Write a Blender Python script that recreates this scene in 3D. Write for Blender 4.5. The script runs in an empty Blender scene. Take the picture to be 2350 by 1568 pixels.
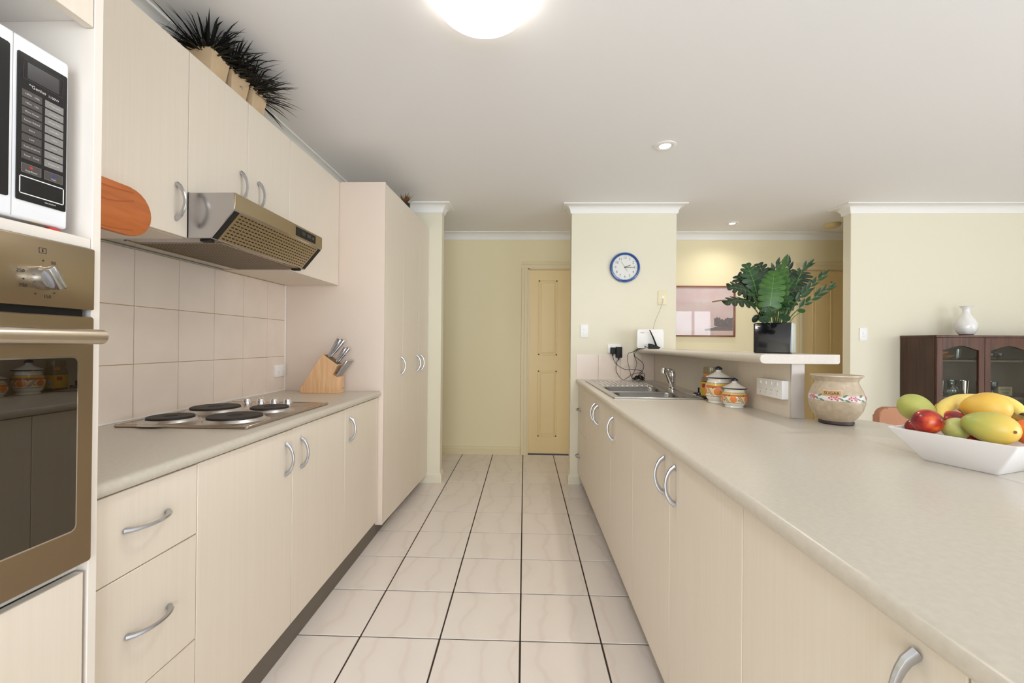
import bpy, bmesh, math, random
from mathutils import Vector, Matrix
random.seed(7)
PI = math.pi
sc = bpy.context.scene
COL = sc.collection

# ------------------------------------------------------------------ camera
F_PX, YAW, PIT, ROL, CAM_H = 980.0, 0.0294, 0.0047, -0.0085, 1.227
def _rot():
    cy, sy = math.cos(YAW), math.sin(YAW); cp, sp = math.cos(PIT), math.sin(PIT); cr, sr = math.cos(ROL), math.sin(ROL)
    return (Matrix(((cy, -sy, 0), (sy, cy, 0), (0, 0, 1))) @ Matrix(((1, 0, 0), (0, cp, -sp), (0, sp, cp)))
            @ Matrix(((cr, 0, sr), (0, 1, 0), (-sr, 0, cr))))
RM = _rot()
cam_d = bpy.data.cameras.new('camera'); cam = bpy.data.objects.new('camera', cam_d); COL.objects.link(cam)
cam_d.sensor_width = 36.0; cam_d.lens = F_PX / 2350 * 36.0; cam_d.clip_start = 0.03; cam_d.clip_end = 100
r_, f_, u_ = RM @ Vector((1, 0, 0)), RM @ Vector((0, 1, 0)), RM @ Vector((0, 0, 1))
cam.matrix_world = Matrix(((r_.x, u_.x, -f_.x, 0), (r_.y, u_.y, -f_.y, 0), (r_.z, u_.z, -f_.z, CAM_H), (0, 0, 0, 1)))
sc.camera = cam
def ray(px, py): return RM @ Vector(((px - 1175) / F_PX, 1, -(py - 784) / F_PX))
def atz(px, py, z):
    d = ray(px, py); return d * ((z - CAM_H) / d.z) + Vector((0, 0, CAM_H))
def atx(px, py, x):
    d = ray(px, py); return d * (x / d.x) + Vector((0, 0, CAM_H))
def aty(px, py, y):
    d = ray(px, py); return d * (y / d.y) + Vector((0, 0, CAM_H))

# ------------------------------------------------------------------ world, daylight, exposure
W = bpy.data.worlds.new('sky'); sc.world = W; W.use_nodes = True
_bg = W.node_tree.nodes['Background']; _bg.inputs[0].default_value = (0.80, 0.90, 1.0, 1); _bg.inputs[1].default_value = 1.3
def area(name, loc, rot, sx, sy, power, col):
    l = bpy.data.lights.new(name, 'AREA'); l.shape = 'RECTANGLE'; l.size = sx; l.size_y = sy; l.energy = power; l.color = col
    o = bpy.data.objects.new(name, l); o.location = loc; o.rotation_euler = rot; COL.objects.link(o); return o
DAY = (0.875, 0.93, 1.0)
area('daylight_rear_doors', (0.35, -3.18, 1.15), (PI / 2, 0, 0), 3.0, 2.1, 128, DAY)  # area lamps outside the added windows stand in for daylight
area('daylight_rear_window', (4.85, -3.18, 1.5), (PI / 2, 0, 0), 1.1, 1.5, 50, DAY)
area('daylight_side_doors', (6.40, -1.4, 1.15), (PI / 2, 0, PI / 2), 3.0, 2.1, 120, DAY)
sc.view_settings.view_transform = 'Standard'; sc.view_settings.look = 'None'
sc.view_settings.gamma = 1.0; sc.view_settings.use_curve_mapping = False
sc.view_settings.exposure = 0.15
try:
    sc.cycles.use_denoising = True
    sc.cycles.max_bounces = 10; sc.cycles.diffuse_bounces = 6; sc.cycles.glossy_bounces = 5
    sc.cycles.transmission_bounces = 8; sc.cycles.transparent_max_bounces = 12
    sc.cycles.sample_clamp_indirect = 4.0; sc.cycles.caustics_reflective = False; sc.cycles.caustics_refractive = False
except Exception:
    pass

# ------------------------------------------------------------------ materials
def lin(c):
    return tuple(((v / 255) / 12.92 if v / 255 <= .04045 else ((v / 255 + .055) / 1.055) ** 2.4) for v in c) + (1.0,)
MATS = {}
def base_mat(name):
    m = bpy.data.materials.new(name); m.use_nodes = True
    nt = m.node_tree; b = nt.nodes['Principled BSDF']; MATS[name] = m
    return m, nt, b
def mat(name, rgb, rough=.5, metal=0.0, spec=.5, coat=0.0, bump=0.0, bscale=200.0, emit=None, estr=0.0, vary=0.0, vscale=6.0, rgb2=None, trans=0.0, ior=1.45, vstretch=(1, 1, 1)):
    m, nt, b = base_mat(name)
    b.inputs['Base Color'].default_value = lin(rgb); b.inputs['Roughness'].default_value = rough
    b.inputs['Metallic'].default_value = metal; b.inputs['Specular IOR Level'].default_value = spec
    b.inputs['Coat Weight'].default_value = coat; b.inputs['IOR'].default_value = ior
    b.inputs['Transmission Weight'].default_value = trans
    if emit: b.inputs['Emission Color'].default_value = lin(emit); b.inputs['Emission Strength'].default_value = estr
    if vary or bump:
        tc = nt.nodes.new('ShaderNodeTexCoord')
    if vary or rgb2:
        mp = nt.nodes.new('ShaderNodeMapping'); mp.inputs['Scale'].default_value = vstretch
        nt.links.new(tc.outputs['Object'], mp.inputs['Vector'])
        n = nt.nodes.new('ShaderNodeTexNoise'); n.inputs['Scale'].default_value = vscale; n.inputs['Detail'].default_value = 4
        nt.links.new(mp.outputs['Vector'], n.inputs['Vector'])
        r = nt.nodes.new('ShaderNodeValToRGB'); r.color_ramp.elements[0].position = .32; r.color_ramp.elements[1].position = .68
        if rgb2 is None: rgb2 = tuple(max(0, v * (1 - vary)) for v in rgb)
        r.color_ramp.elements[0].color = lin(rgb2); r.color_ramp.elements[1].color = lin(rgb)
        nt.links.new(n.outputs['Fac'], r.inputs['Fac']); nt.links.new(r.outputs['Color'], b.inputs['Base Color'])
    if bump:
        n2 = nt.nodes.new('ShaderNodeTexNoise'); n2.inputs['Scale'].default_value = bscale; n2.inputs['Detail'].default_value = 3
        nt.links.new(tc.outputs['Object'], n2.inputs['Vector'])
        bp = nt.nodes.new('ShaderNodeBump'); bp.inputs['Strength'].default_value = bump; bp.inputs['Distance'].default_value = .001
        nt.links.new(n2.outputs['Fac'], bp.inputs['Height']); nt.links.new(bp.outputs['Normal'], b.inputs['Normal'])
    return m
def wood(name, a, b_, axis=2, scale=14.0, stretch=22.0, rough=.35, coat=.0, detail=5, bands=0.0):
    """streaky grain running along one axis"""
    m, nt, b = base_mat(name); b.inputs['Roughness'].default_value = rough; b.inputs['Coat Weight'].default_value = coat
    tc = nt.nodes.new('ShaderNodeTexCoord'); mp = nt.nodes.new('ShaderNodeMapping')
    s = [stretch] * 3; s[axis] = 1.0; mp.inputs['Scale'].default_value = s
    nt.links.new(tc.outputs['Object'], mp.inputs['Vector'])
    n = nt.nodes.new('ShaderNodeTexNoise'); n.inputs['Scale'].default_value = scale; n.inputs['Detail'].default_value = detail
    n.inputs['Roughness'].default_value = .6
    nt.links.new(mp.outputs['Vector'], n.inputs['Vector'])
    r = nt.nodes.new('ShaderNodeValToRGB'); r.color_ramp.elements[0].position = .30; r.color_ramp.elements[1].position = .70
    r.color_ramp.elements[0].color = lin(a); r.color_ramp.elements[1].color = lin(b_)
    nt.links.new(n.outputs['Fac'], r.inputs['Fac']); nt.links.new(r.outputs['Color'], b.inputs['Base Color'])
    return m

mat('wall_paint', (229, 223, 203), .75, bump=.08, bscale=350)
mat('wall_paint_warm_cast', (237, 226, 190), .75, bump=.08, bscale=350)  # wall paint yellowed: the hall's warm bounce light is put into the colour
mat('ceiling_paint', (242, 242, 244), .85)
mat('cornice_white', (240, 239, 236), .6)
mat('trim_cream', (229, 215, 178), .45)
mat('skirting_paint', (228, 221, 200), .5)
mat('door_cream', (238, 214, 162), .42)  # yellowed like the hall walls, the warm cast is in the colour
wood('laminate', (225, 214, 199), (229, 219, 205), axis=2, scale=2.0, stretch=60, rough=.42)
mat('carcass_white', (234, 230, 224), .5)
mat('edge_white', (232, 224, 215), .45)
mat('panel_pink', (224, 208, 194), .45)
mat('post_metal', (206, 198, 192), .42, metal=.25)
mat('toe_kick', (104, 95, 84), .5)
mat('worktop', (203, 195, 182), .28, vary=.035, vscale=90, coat=.0)
mat('worktop_edge_end', (214, 205, 197), .5, vary=.03, vscale=60)
mat('grout_dark', (58, 48, 40), .9)
mat('grout_sand', (196, 170, 126), .9)
mat('wall_tile', (234, 219, 206), .22, vary=.02, vscale=8)
mat('steel_brushed', (186, 185, 188), .20, metal=1.0, bump=.05, bscale=500)
mat('steel_gold', (188, 172, 142), .28, metal=1.0)
mat('bar_steel', (198, 186, 168), .34, metal=1.0)
mat('oven_steel', (168, 152, 128), .30, metal=1.0)
mat('chrome', (226, 226, 228), .08, metal=1.0)
mat('handle_metal', (188, 190, 196), .22, metal=1.0)
mat('sink_steel', (206, 203, 199), .32, metal=1.0)
mat('bowl_steel_darkened', (128, 124, 120), .32, metal=1.0)  # sink steel darkened, putting the bowls' dark reflections into the colour
mat('hob_steel', (186, 172, 156), .24, metal=1.0)
mat('black_gloss', (14, 14, 16), .08, coat=.5)
mat('black_matte', (18, 17, 17), .55)
mat('iron', (38, 34, 33), .55, bump=.15, bscale=400)
mat('iron_mid', (30, 24, 22), .6)
mat('white_plastic', (240, 239, 238), .35)
mat('white_enamel', (238, 240, 246), .25)
mat('cream_plastic', (232, 222, 186), .4)
mat('slot_grey', (150, 148, 145), .6)
mat('rubber_black', (20, 18, 18), .6)
mat('dark_gap', (24, 20, 16), .8)
mat('oven_glass', (30, 22, 12), .0, spec=.5, ior=2.1)
mat('oven_cavity', (60, 46, 26), .6)
mat('letter_white', (214, 212, 210), .6)
mat('letter_dark', (60, 52, 44), .6)
mat('button_dark', (74, 68, 68), .45)
mat('button_grey', (132, 130, 128), .45)
mat('display_grey', (52, 50, 52), .2)
mat('red', (196, 40, 34), .45)
mat('yellow', (228, 196, 70), .5)
mat('blue', (40, 62, 160), .4)
mat('clock_blue', (24, 74, 150), .22, coat=.4)
mat('clock_face', (236, 232, 232), .5)
mat('clock_ink', (70, 68, 70), .6)
mat('clock_ink_dark', (30, 28, 28), .5)
mat('navy_glaze', (20, 22, 60), .12, coat=.6)
mat('white_glaze', (236, 231, 220), .14, coat=.5)
mat('orange_glaze', (226, 128, 44), .16, coat=.5)
mat('red_glaze', (214, 104, 60), .16, coat=.5)
mat('yellow_glaze', (232, 186, 74), .16, coat=.5)
mat('teal_glaze', (40, 72, 104), .16, coat=.5)
mat('leafgreen_glaze', (52, 92, 60), .2, coat=.4)
mat('peach_glaze', (238, 210, 160), .16, coat=.5)
mat('stoneware', (200, 184, 162), .28, rgb2=(182, 164, 140), vscale=55, vary=.1, coat=.35)
mat('stoneware_in', (190, 172, 148), .4)
mat('stone_band', (226, 223, 220), .22, coat=.4)
mat('stone_foot', (62, 48, 52), .45)
mat('plaque', (196, 158, 112), .4)
mat('plaque_edge', (226, 208, 176), .4)
mat('pink_glaze', (206, 84, 112), .25)
mat('sage_glaze', (110, 130, 112), .3)
mat('porcelain', (238, 236, 238), .16, coat=.4)
mat('vase_pearl', (240, 238, 236), .12, coat=.6)
mat('gold', (200, 160, 80), .25, metal=1.0)
mat('pot_black', (20, 20, 24), .16, coat=.5)
mat('pot_pale', (186, 190, 184), .3)
mat('soil', (62, 40, 26), .95, bump=.8, bscale=120)
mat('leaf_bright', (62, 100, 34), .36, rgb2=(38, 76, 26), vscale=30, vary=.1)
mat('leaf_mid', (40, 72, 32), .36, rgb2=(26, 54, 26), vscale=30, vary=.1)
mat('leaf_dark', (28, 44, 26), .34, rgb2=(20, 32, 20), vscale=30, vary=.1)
mat('leaf_vein', (92, 132, 66), .4)
mat('stem_brown', (104, 82, 40), .6)
mat('stem_green', (84, 110, 52), .5)
mat('grass_black', (16, 18, 16), .5, rgb2=(10, 11, 10), vary=.1, vscale=20)
mat('succulent_brown', (132, 96, 58), .6, rgb2=(100, 66, 38), vary=.1, vscale=60)
mat('pot_birch', (218, 194, 160), .55, rgb2=(206, 178, 142), vary=.1, vscale=12)
wood('board_wood', (176, 96, 46), (200, 116, 58), axis=1, scale=5, stretch=9, rough=.45)
mat('board_streak', (170, 88, 38), .5)
wood('block_wood', (212, 164, 118), (232, 192, 148), axis=2, scale=7, stretch=14, rough=.42)
mat('block_wood_dark', (120, 96, 74), .6)
wood('mahogany', (54, 28, 16), (98, 58, 37), axis=2, scale=4, stretch=16, rough=.45)
wood('mahogany_side', (48, 27, 16), (76, 48, 31), axis=2, scale=3, stretch=14, rough=.45)
mat('cabinet_inside', (74, 58, 48), .6)
mat('bowl_wood', (168, 104, 52), .4, rgb2=(140, 82, 40), vary=.1, vscale=25)
mat('chair_fabric', (172, 122, 94), .8, bump=.3, bscale=600)
mat('frame_wood', (132, 72, 42), .3, coat=.3)
mat('picture_mount', (236, 226, 214), .7)
mat('print_tree', (132, 112, 120), .7, rgb2=(104, 86, 96), vary=.2, vscale=60)
mat('print_tree_low', (150, 122, 128), .7, rgb2=(110, 88, 96), vary=.2, vscale=90)
mat('print_pale', (226, 204, 204), .7)
mat('print_field', (232, 196, 194), .7)
mat('mango_green', (184, 184, 100), .42, rgb2=(164, 170, 86), vary=.1, vscale=14)
mat('mango_yellow', (228, 188, 86), .42, rgb2=(220, 172, 66), vary=.1, vscale=14)
mat('guava', (200, 200, 128), .45, rgb2=(172, 174, 96), vary=.1, vscale=40)
mat('banana_skin', (238, 210, 110), .42, rgb2=(226, 200, 104), vary=.1, vscale=30)
mat('banana_tip', (60, 44, 26), .7)
mat('banana_old', (196, 160, 60), .5, rgb2=(110, 80, 36), vary=.3, vscale=45)
mat('speck_brown', (96, 62, 34), .6)
mat('sticker', (226, 214, 226), .4)
mat('sticker_pink', (206, 60, 150), .4)
mat('orange_skin', (226, 110, 40), .42, bump=.3, bscale=300)
mat('coffee', (70, 36, 18), .6)
mat('label_yellow', (218, 178, 52), .5)
mat('label_red', (176, 48, 34), .5)
mat('label_orange', (216, 120, 40), .5)
mat('paper_white', (234, 234, 232), .6)
mat('outside_frame', (228, 228, 226), .5)
mat('alarm_cream', (222, 204, 156), .5)
mat('card_beige', (150, 138, 112), .7)
mat('figurine', (216, 206, 196), .3, rgb2=(150, 90, 90), vary=.3, vscale=90)
mat('glow_warm', (255, 250, 236), .4, emit=(255, 246, 226), estr=20.0)
mat('glow_globe', (255, 250, 240), .4, emit=(255, 248, 238), estr=3.8)

def glass(name, tint=(255, 255, 255), alpha=.92, gl=.10):
    """thin clear pane: mostly see-through, some mirror reflection"""
    m = bpy.data.materials.new(name); m.use_nodes = True; nt = m.node_tree; nt.nodes.clear(); MATS[name] = m
    o = nt.nodes.new('ShaderNodeOutputMaterial'); t = nt.nodes.new('ShaderNodeBsdfTransparent'); g = nt.nodes.new('ShaderNodeBsdfGlossy')
    t.inputs[0].default_value = lin(tint); g.inputs['Roughness'].default_value = .02
    lw = nt.nodes.new('ShaderNodeLayerWeight'); pw = nt.nodes.new('ShaderNodeMath'); pw.operation = 'POWER'; pw.inputs[1].default_value = 4.0
    nt.links.new(lw.outputs['Facing'], pw.inputs[0])
    mx = nt.nodes.new('ShaderNodeMixShader'); ad = nt.nodes.new('ShaderNodeMath'); ad.operation = 'ADD'; ad.use_clamp = True
    ad.inputs[1].default_value = gl; nt.links.new(pw.outputs[0], ad.inputs[0])
    nt.links.new(ad.outputs[0], mx.inputs[0]); nt.links.new(t.outputs[0], mx.inputs[1]); nt.links.new(g.outputs[0], mx.inputs[2])
    nt.links.new(mx.outputs[0], o.inputs[0]); return m
glass('pane_clear', (250, 252, 250), gl=.022)
glass('pane_window', (252, 253, 253), gl=.0)
glass('glass_clear', (236, 240, 240), gl=.10)
glass('glass_green', (170, 176, 110), gl=.10)
glass('glass_blue', (130, 165, 185), gl=.12)
glass('glass_jar', (226, 224, 206), gl=.08)

def tile_material():
    m, nt, b = base_mat('floor_tile'); b.inputs['Roughness'].default_value = .30
    tc = nt.nodes.new('ShaderNodeTexCoord'); oi = nt.nodes.new('ShaderNodeObjectInfo')
    ml = nt.nodes.new('ShaderNodeVectorMath'); ml.operation = 'SCALE'; ml.inputs[0].default_value = (37, 19, 53)
    nt.links.new(oi.outputs['Random'], ml.inputs['Scale'])
    ad = nt.nodes.new('ShaderNodeVectorMath'); nt.links.new(tc.outputs['Object'], ad.inputs[0]); nt.links.new(ml.outputs[0], ad.inputs[1])
    w = nt.nodes.new('ShaderNodeTexWave'); w.inputs['Scale'].default_value = 2.0; w.inputs['Distortion'].default_value = 6
    w.inputs['Detail'].default_value = 3; w.inputs['Detail Scale'].default_value = 1.4; nt.links.new(ad.outputs[0], w.inputs['Vector'])
    r = nt.nodes.new('ShaderNodeValToRGB'); e = r.color_ramp.elements
    e[0].position = 0; e[0].color = lin((224, 213, 206)); e[1].position = .10; e[1].color = lin((229, 220, 213))
    x = e.new(1.0); x.color = lin((231, 222, 215))
    nt.links.new(w.outputs['Fac'], r.inputs['Fac']); nt.links.new(r.outputs['Color'], b.inputs['Base Color'])
tile_material()
def print_material():
    m, nt, b = base_mat('print_sky'); b.inputs['Roughness'].default_value = .7
    tc = nt.nodes.new('ShaderNodeTexCoord'); n = nt.nodes.new('ShaderNodeTexNoise'); n.inputs['Scale'].default_value = 7; n.inputs['Detail'].default_value = 5
    nt.links.new(tc.outputs['Object'], n.inputs['Vector'])
    r = nt.nodes.new('ShaderNodeValToRGB'); e = r.color_ramp.elements
    e[0].position = .3; e[0].color = lin((238, 196, 202)); e[1].position = .7; e[1].color = lin((242, 214, 218))
    nt.links.new(n.outputs['Fac'], r.inputs['Fac']); nt.links.new(r.outputs['Color'], b.inputs['Base Color'])
print_material()
def nectarine_material():
    m, nt, b = base_mat('nectarine_skin'); b.inputs['Roughness'].default_value = .24
    tc = nt.nodes.new('ShaderNodeTexCoord'); n = nt.nodes.new('ShaderNodeTexNoise'); n.inputs['Scale'].default_value = 20; n.inputs['Detail'].default_value = 3
    nt.links.new(tc.outputs['Object'], n.inputs['Vector'])
    r = nt.nodes.new('ShaderNodeValToRGB'); e = r.color_ramp.elements
    e[0].position = .34; e[0].color = lin((222, 110, 34)); e[1].position = .60; e[1].color = lin((112, 24, 34))
    x = e.new(.46); x.color = lin((184, 52, 30))
    nt.links.new(n.outputs['Fac'], r.inputs['Fac']); nt.links.new(r.outputs['Color'], b.inputs['Base Color'])
nectarine_material()
def two_tone(name, a, c, axis, lo, hi, rough=.36, nz=.02):
    """skin that runs from one colour to the other along the fruit"""
    m, nt, b = base_mat(name); b.inputs['Roughness'].default_value = rough
    tc = nt.nodes.new('ShaderNodeTexCoord'); sp = nt.nodes.new('ShaderNodeSeparateXYZ'); nt.links.new(tc.outputs['Object'], sp.inputs[0])
    n = nt.nodes.new('ShaderNodeTexNoise'); n.inputs['Scale'].default_value = 30; nt.links.new(tc.outputs['Object'], n.inputs['Vector'])
    md = nt.nodes.new('ShaderNodeMath'); md.operation = 'MULTIPLY_ADD'; md.inputs[1].default_value = nz * 2; nt.links.new(n.outputs['Fac'], md.inputs[0])
    nt.links.new(sp.outputs[axis], md.inputs[2])
    mr = nt.nodes.new('ShaderNodeMapRange'); mr.inputs['From Min'].default_value = lo + nz; mr.inputs['From Max'].default_value = hi + nz
    nt.links.new(md.outputs[0], mr.inputs['Value'])
    r = nt.nodes.new('ShaderNodeValToRGB'); r.color_ramp.elements[0].color = lin(a); r.color_ramp.elements[1].color = lin(c)
    nt.links.new(mr.outputs[0], r.inputs['Fac']); nt.links.new(r.outputs['Color'], b.inputs['Base Color'])
two_tone('mango_blush', (164, 170, 84), (222, 186, 84), 0, -.035, .035)

# ------------------------------------------------------------------ mesh helpers
ORG = {}
def finish(bm, ang=38):
    bmesh.ops.recalc_face_normals(bm, faces=bm.faces)
    lim = math.radians(ang)
    for f in bm.faces: f.smooth = True
    for e in bm.edges:
        if len(e.link_faces) != 2 or e.calc_face_angle(0) > lim: e.smooth = False
def mesh_obj(name, bm, m, off=Vector((0, 0, 0)), ang=38):
    finish(bm, ang)
    bmesh.ops.translate(bm, verts=bm.verts, vec=-Vector(off))
    me = bpy.data.meshes.new(name); bm.to_mesh(me); bm.free()
    mm = m if isinstance(m, (list, tuple)) else [m]
    for k in mm: me.materials.append(MATS[k])
    o = bpy.data.objects.new(name, me); COL.objects.link(o); return o
def tag(o, label, cat, group=None):
    o['label'] = label; o['category'] = cat
    if group: o['group'] = group
    return o
def thing(name, label, cat, loc, group=None):
    o = bpy.data.objects.new(name, None); COL.objects.link(o); o.empty_display_size = .05
    o.location = loc; ORG[o.name] = Vector(loc); return tag(o, label, cat, group)
def part(name, bm, m, parent, label=None, ang=38):
    L = ORG[parent.name]; o = mesh_obj(name, bm, m, L, ang); o.parent = parent; ORG[o.name] = L
    if label: o['label'] = label
    return o
def solo(name, bm, m, loc, label, cat, group=None, ang=38):
    o = mesh_obj(name, bm, m, Vector(loc), ang); o.location = loc; ORG[o.name] = Vector(loc); return tag(o, label, cat, group)
def struct(name, bm, m, parent=None, label=None):
    L = ORG[parent.name] if parent else Vector((0, 0, 0))
    o = mesh_obj(name, bm, m, L); ORG[o.name] = L
    if parent: o.parent = parent
    else: o['kind'] = 'structure'
    if label: o['label'] = label
    return o
def add_bm(dst, src):
    me = bpy.data.meshes.new('tmp'); src.to_mesh(me); src.free(); dst.from_mesh(me); bpy.data.meshes.remove(me)
def box(bm, x0, x1, y0, y1, z0, z1, bev=0.0, seg=1, rot=None, pivot=None):
    t = bmesh.new(); bmesh.ops.create_cube(t, size=1.0)
    for v in t.verts:
        v.co = Vector((x0 + (v.co.x + .5) * (x1 - x0), y0 + (v.co.y + .5) * (y1 - y0), z0 + (v.co.z + .5) * (z1 - z0)))
    if bev: bmesh.ops.bevel(t, geom=list(t.edges), offset=bev, segments=seg, affect='EDGES', profile=.5)
    if rot is not None:
        p = Vector(pivot or (0, 0, 0))
        for v in t.verts: v.co = rot @ (v.co - p) + p
    add_bm(bm, t); return bm
def B(*a, **k): return box(bmesh.new(), *a, **k)
def prism(bm, pts, axis, a, b, bev=0.0, seg=1):
    """polygon pts in the two other axes (in x,y,z order), extruded along axis from a to b"""
    t = bmesh.new()
    def P(p, w):
        c = list(p); c.insert(axis, w); return c
    lo = [t.verts.new(P(p, a)) for p in pts]; hi = [t.verts.new(P(p, b)) for p in pts]; n = len(pts)
    t.faces.new(lo); t.faces.new(hi[::-1])
    for i in range(n): t.faces.new((lo[i], hi[i], hi[(i + 1) % n], lo[(i + 1) % n]))
    if bev: bmesh.ops.bevel(t, geom=list(t.edges), offset=bev, segments=seg, affect='EDGES', profile=.5)
    add_bm(bm, t); return bm
def PR(*a, **k): return prism(bmesh.new(), *a, **k)
def lathe(bm, prof, cx=0, cy=0, n=32, cap0=True, cap1=True, fn=None):
    rings = []
    for (r, z) in prof:
        ring = []
        for i in range(n):
            a = 2 * PI * i / n; rr = fn(a, r, z) if fn else r
            ring.append(bm.verts.new((cx + rr * math.cos(a), cy + rr * math.sin(a), z)))
        rings.append(ring)
    for a, b in zip(rings, rings[1:]):
        for i in range(n): bm.faces.new((a[i], a[(i + 1) % n], b[(i + 1) % n], b[i]))
    if cap0: bm.faces.new(rings[0][::-1])
    if cap1: bm.faces.new(rings[-1])
    return bm
def LA(*a, **k): return lathe(bmesh.new(), *a, **k)
def tube(bm, pts, r, n=8, caps=True, flat=None):
    pts = [Vector(p) for p in pts]; m = len(pts)
    rs = r if isinstance(r, (list, tuple)) else [r] * m
    up = None; rings = []
    for i, p in enumerate(pts):
        d = (pts[min(i + 1, m - 1)] - pts[max(i - 1, 0)]).normalized()
        if up is None:
            up = Vector((0, 0, 1)) if abs(d.z) < .9 else Vector((1, 0, 0))
        s = d.cross(up).normalized(); up = s.cross(d).normalized(); ring = []
        for k in range(n):
            a = 2 * PI * k / n
            ring.append(bm.verts.new(p + s * (rs[i] * math.cos(a)) + up * (rs[i] * math.sin(a) * (flat or 1))))
        rings.append(ring)
    for a, b in zip(rings, rings[1:]):
        for k in range(n): bm.faces.new((a[k], a[(k + 1) % n], b[(k + 1) % n], b[k]))
    if caps: bm.faces.new(rings[0][::-1]); bm.faces.new(rings[-1])
    return bm
def TU(*a, **k): return tube(bmesh.new(), *a, **k)
def smooth_path(pts, n=6):
    """Catmull-Rom through the points"""
    P = [Vector(p) for p in pts]; out = []
    for i in range(len(P) - 1):
        p0, p1, p2, p3 = P[max(i - 1, 0)], P[i], P[i + 1], P[min(i + 2, len(P) - 1)]
        for k in range(n):
            t = k / n
            out.append(.5 * ((2 * p1) + (p2 - p0) * t + (2 * p0 - 5 * p1 + 4 * p2 - p3) * t * t + (3 * p1 - p0 - 3 * p2 + p3) * t ** 3))
    out.append(P[-1]); return out
def sweep(path, prof, closed=False):
    """profile of (distance from wall, z) swept along a wall line; the room lies to the right of the path"""
    bm = bmesh.new(); n = len(path); rings = []
    P = [Vector(p) for p in path]
    for i in range(n):
        def nrm(a, b):
            d = (b - a).normalized(); return Vector((d.y, -d.x))
        if closed: n0, n1 = nrm(P[i - 1], P[i]), nrm(P[i], P[(i + 1) % n])
        else:
            n0 = nrm(P[i - 1], P[i]) if i > 0 else nrm(P[i], P[i + 1]); n1 = nrm(P[i], P[i + 1]) if i < n - 1 else n0
        m = (n0 + n1); m = m / max(m.dot(n0), .2)
        rings.append([bm.verts.new((P[i].x + m.x * d, P[i].y + m.y * d, z)) for d, z in prof])
    k = len(prof); seq = list(zip(rings, rings[1:])) + ([(rings[-1], rings[0])] if closed else [])
    for a, b in seq:
        for j in range(k): bm.faces.new((a[j], b[j], b[(j + 1) % k], a[(j + 1) % k]))
    if not closed: bm.faces.new(rings[0]); bm.faces.new(rings[-1][::-1])
    return bm
def disc_poly(cx, cy, r, n=16, sx=1, sy=1): return [(cx + r * sx * math.cos(2 * PI * i / n), cy + r * sy * math.sin(2 * PI * i / n)) for i in range(n)]
def rrect(x0, x1, y0, y1, r, n=4):
    out = []
    for cx, cy, a0 in ((x1 - r, y1 - r, 0), (x0 + r, y1 - r, 90), (x0 + r, y0 + r, 180), (x1 - r, y0 + r, 270)):
        for k in range(n + 1):
            a = math.radians(a0 + 90 * k / n); out.append((cx + r * math.cos(a), cy + r * math.sin(a)))
    return out
def flat_poly(bm, pts, fn):
    vs = [bm.verts.new(fn(*p)) for p in pts]; bm.faces.new(vs); return bm
_TX = {}
def text_geo(s, bold=False):
    if s in _TX: return _TX[s]
    cu = bpy.data.curves.new('t', 'FONT'); cu.body = s; cu.align_x = 'CENTER'; cu.align_y = 'CENTER'; cu.size = 1.0; cu.resolution_u = 2
    ob = bpy.data.objects.new('t', cu); COL.objects.link(ob); bpy.context.view_layer.update()
    dg = bpy.context.evaluated_depsgraph_get(); me = ob.evaluated_get(dg).to_mesh()
    g = ([v.co.copy() for v in me.vertices], [tuple(p.vertices) for p in me.polygons])
    ob.evaluated_get(dg).to_mesh_clear(); bpy.data.objects.remove(ob); bpy.data.curves.remove(cu); _TX[s] = g; return g
def text(bm, s, size, fn):
    """fn maps flat (u, v) to a point in space"""
    vs, fs = text_geo(s); nv = [bm.verts.new(fn(v.x * size, v.y * size)) for v in vs]
    for f in fs:
        try: bm.faces.new([nv[i] for i in f])
        except ValueError: pass
    return bm
def copy_mesh(o, parent, loc=None, rot=None):
    c = o.copy(); COL.objects.link(c); c.parent = parent
    if loc is not None: c.location = loc
    if rot is not None: c.rotation_euler = rot
    return c

# ================================================================== THE ROOM
ZC = 2.45                     # ceiling
YF = 4.72                     # far wall of the hall
WT = 0.918                    # worktop height
TP = 0.3335; TX0, TY0 = -1.0085, 1.768 - 5 * 0.3335
floor = struct('floor', B(-2.6, 6.3, -3.1, YF + .1, -.06, -.004), 'grout_dark')
# tiles: one object each where the aisle and the hall show them, the rest of the field joined
tb = B(-TP / 2 + .0035, TP / 2 - .0035, -TP / 2 + .0035, TP / 2 - .0035, -.008, 0, bev=.0015)
tile0 = mesh_obj('floor_tile', tb, 'floor_tile'); tile0.parent = floor
first = True; rest = bmesh.new()
for i in range(-5, 22):
    for j in range(-9, 14):
        xa, ya = TX0 + i * TP, TY0 + j * TP; xb, yb = xa + TP, ya + TP
        if xa < -2.55 or xb > 6.25 or ya < -3.05: continue
        if ya > YF - .02: continue
        cut = yb > YF
        aisle = 0 <= i <= 4 and 1 <= j <= 13
        hall = j >= 12 and -1 <= i <= 5
        if aisle or hall:
            if cut:
                t = mesh_obj('floor_tile', B(-TP / 2 + .0035, TP / 2 - .0035, ya + .0035, YF - .001, -.008, 0, bev=.0015), 'floor_tile')
                t.parent = floor; t.location = (xa + TP / 2, 0, 0)
            elif first:
                tile0.location = (xa + TP / 2, ya + TP / 2, 0); first = False
            else:
                copy_mesh(tile0, floor, (xa + TP / 2, ya + TP / 2, 0))
        elif not (xa > .5 and xb < 1.1 and 0 < ya < 3.3) and not (xb < -1.0 and ya > -.5 and yb < 3.6):
            box(rest, xa + .0035, xb - .0035, ya + .0035, min(yb, YF) - .0035, -.008, 0)
r = struct('floor_tile_field', rest, 'floor_tile', floor); r['kind'] = 'stuff'
struct('ceiling', B(-2.6, 6.3, -3.1, YF + .1, ZC, ZC + .08), 'ceiling_paint')

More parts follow.
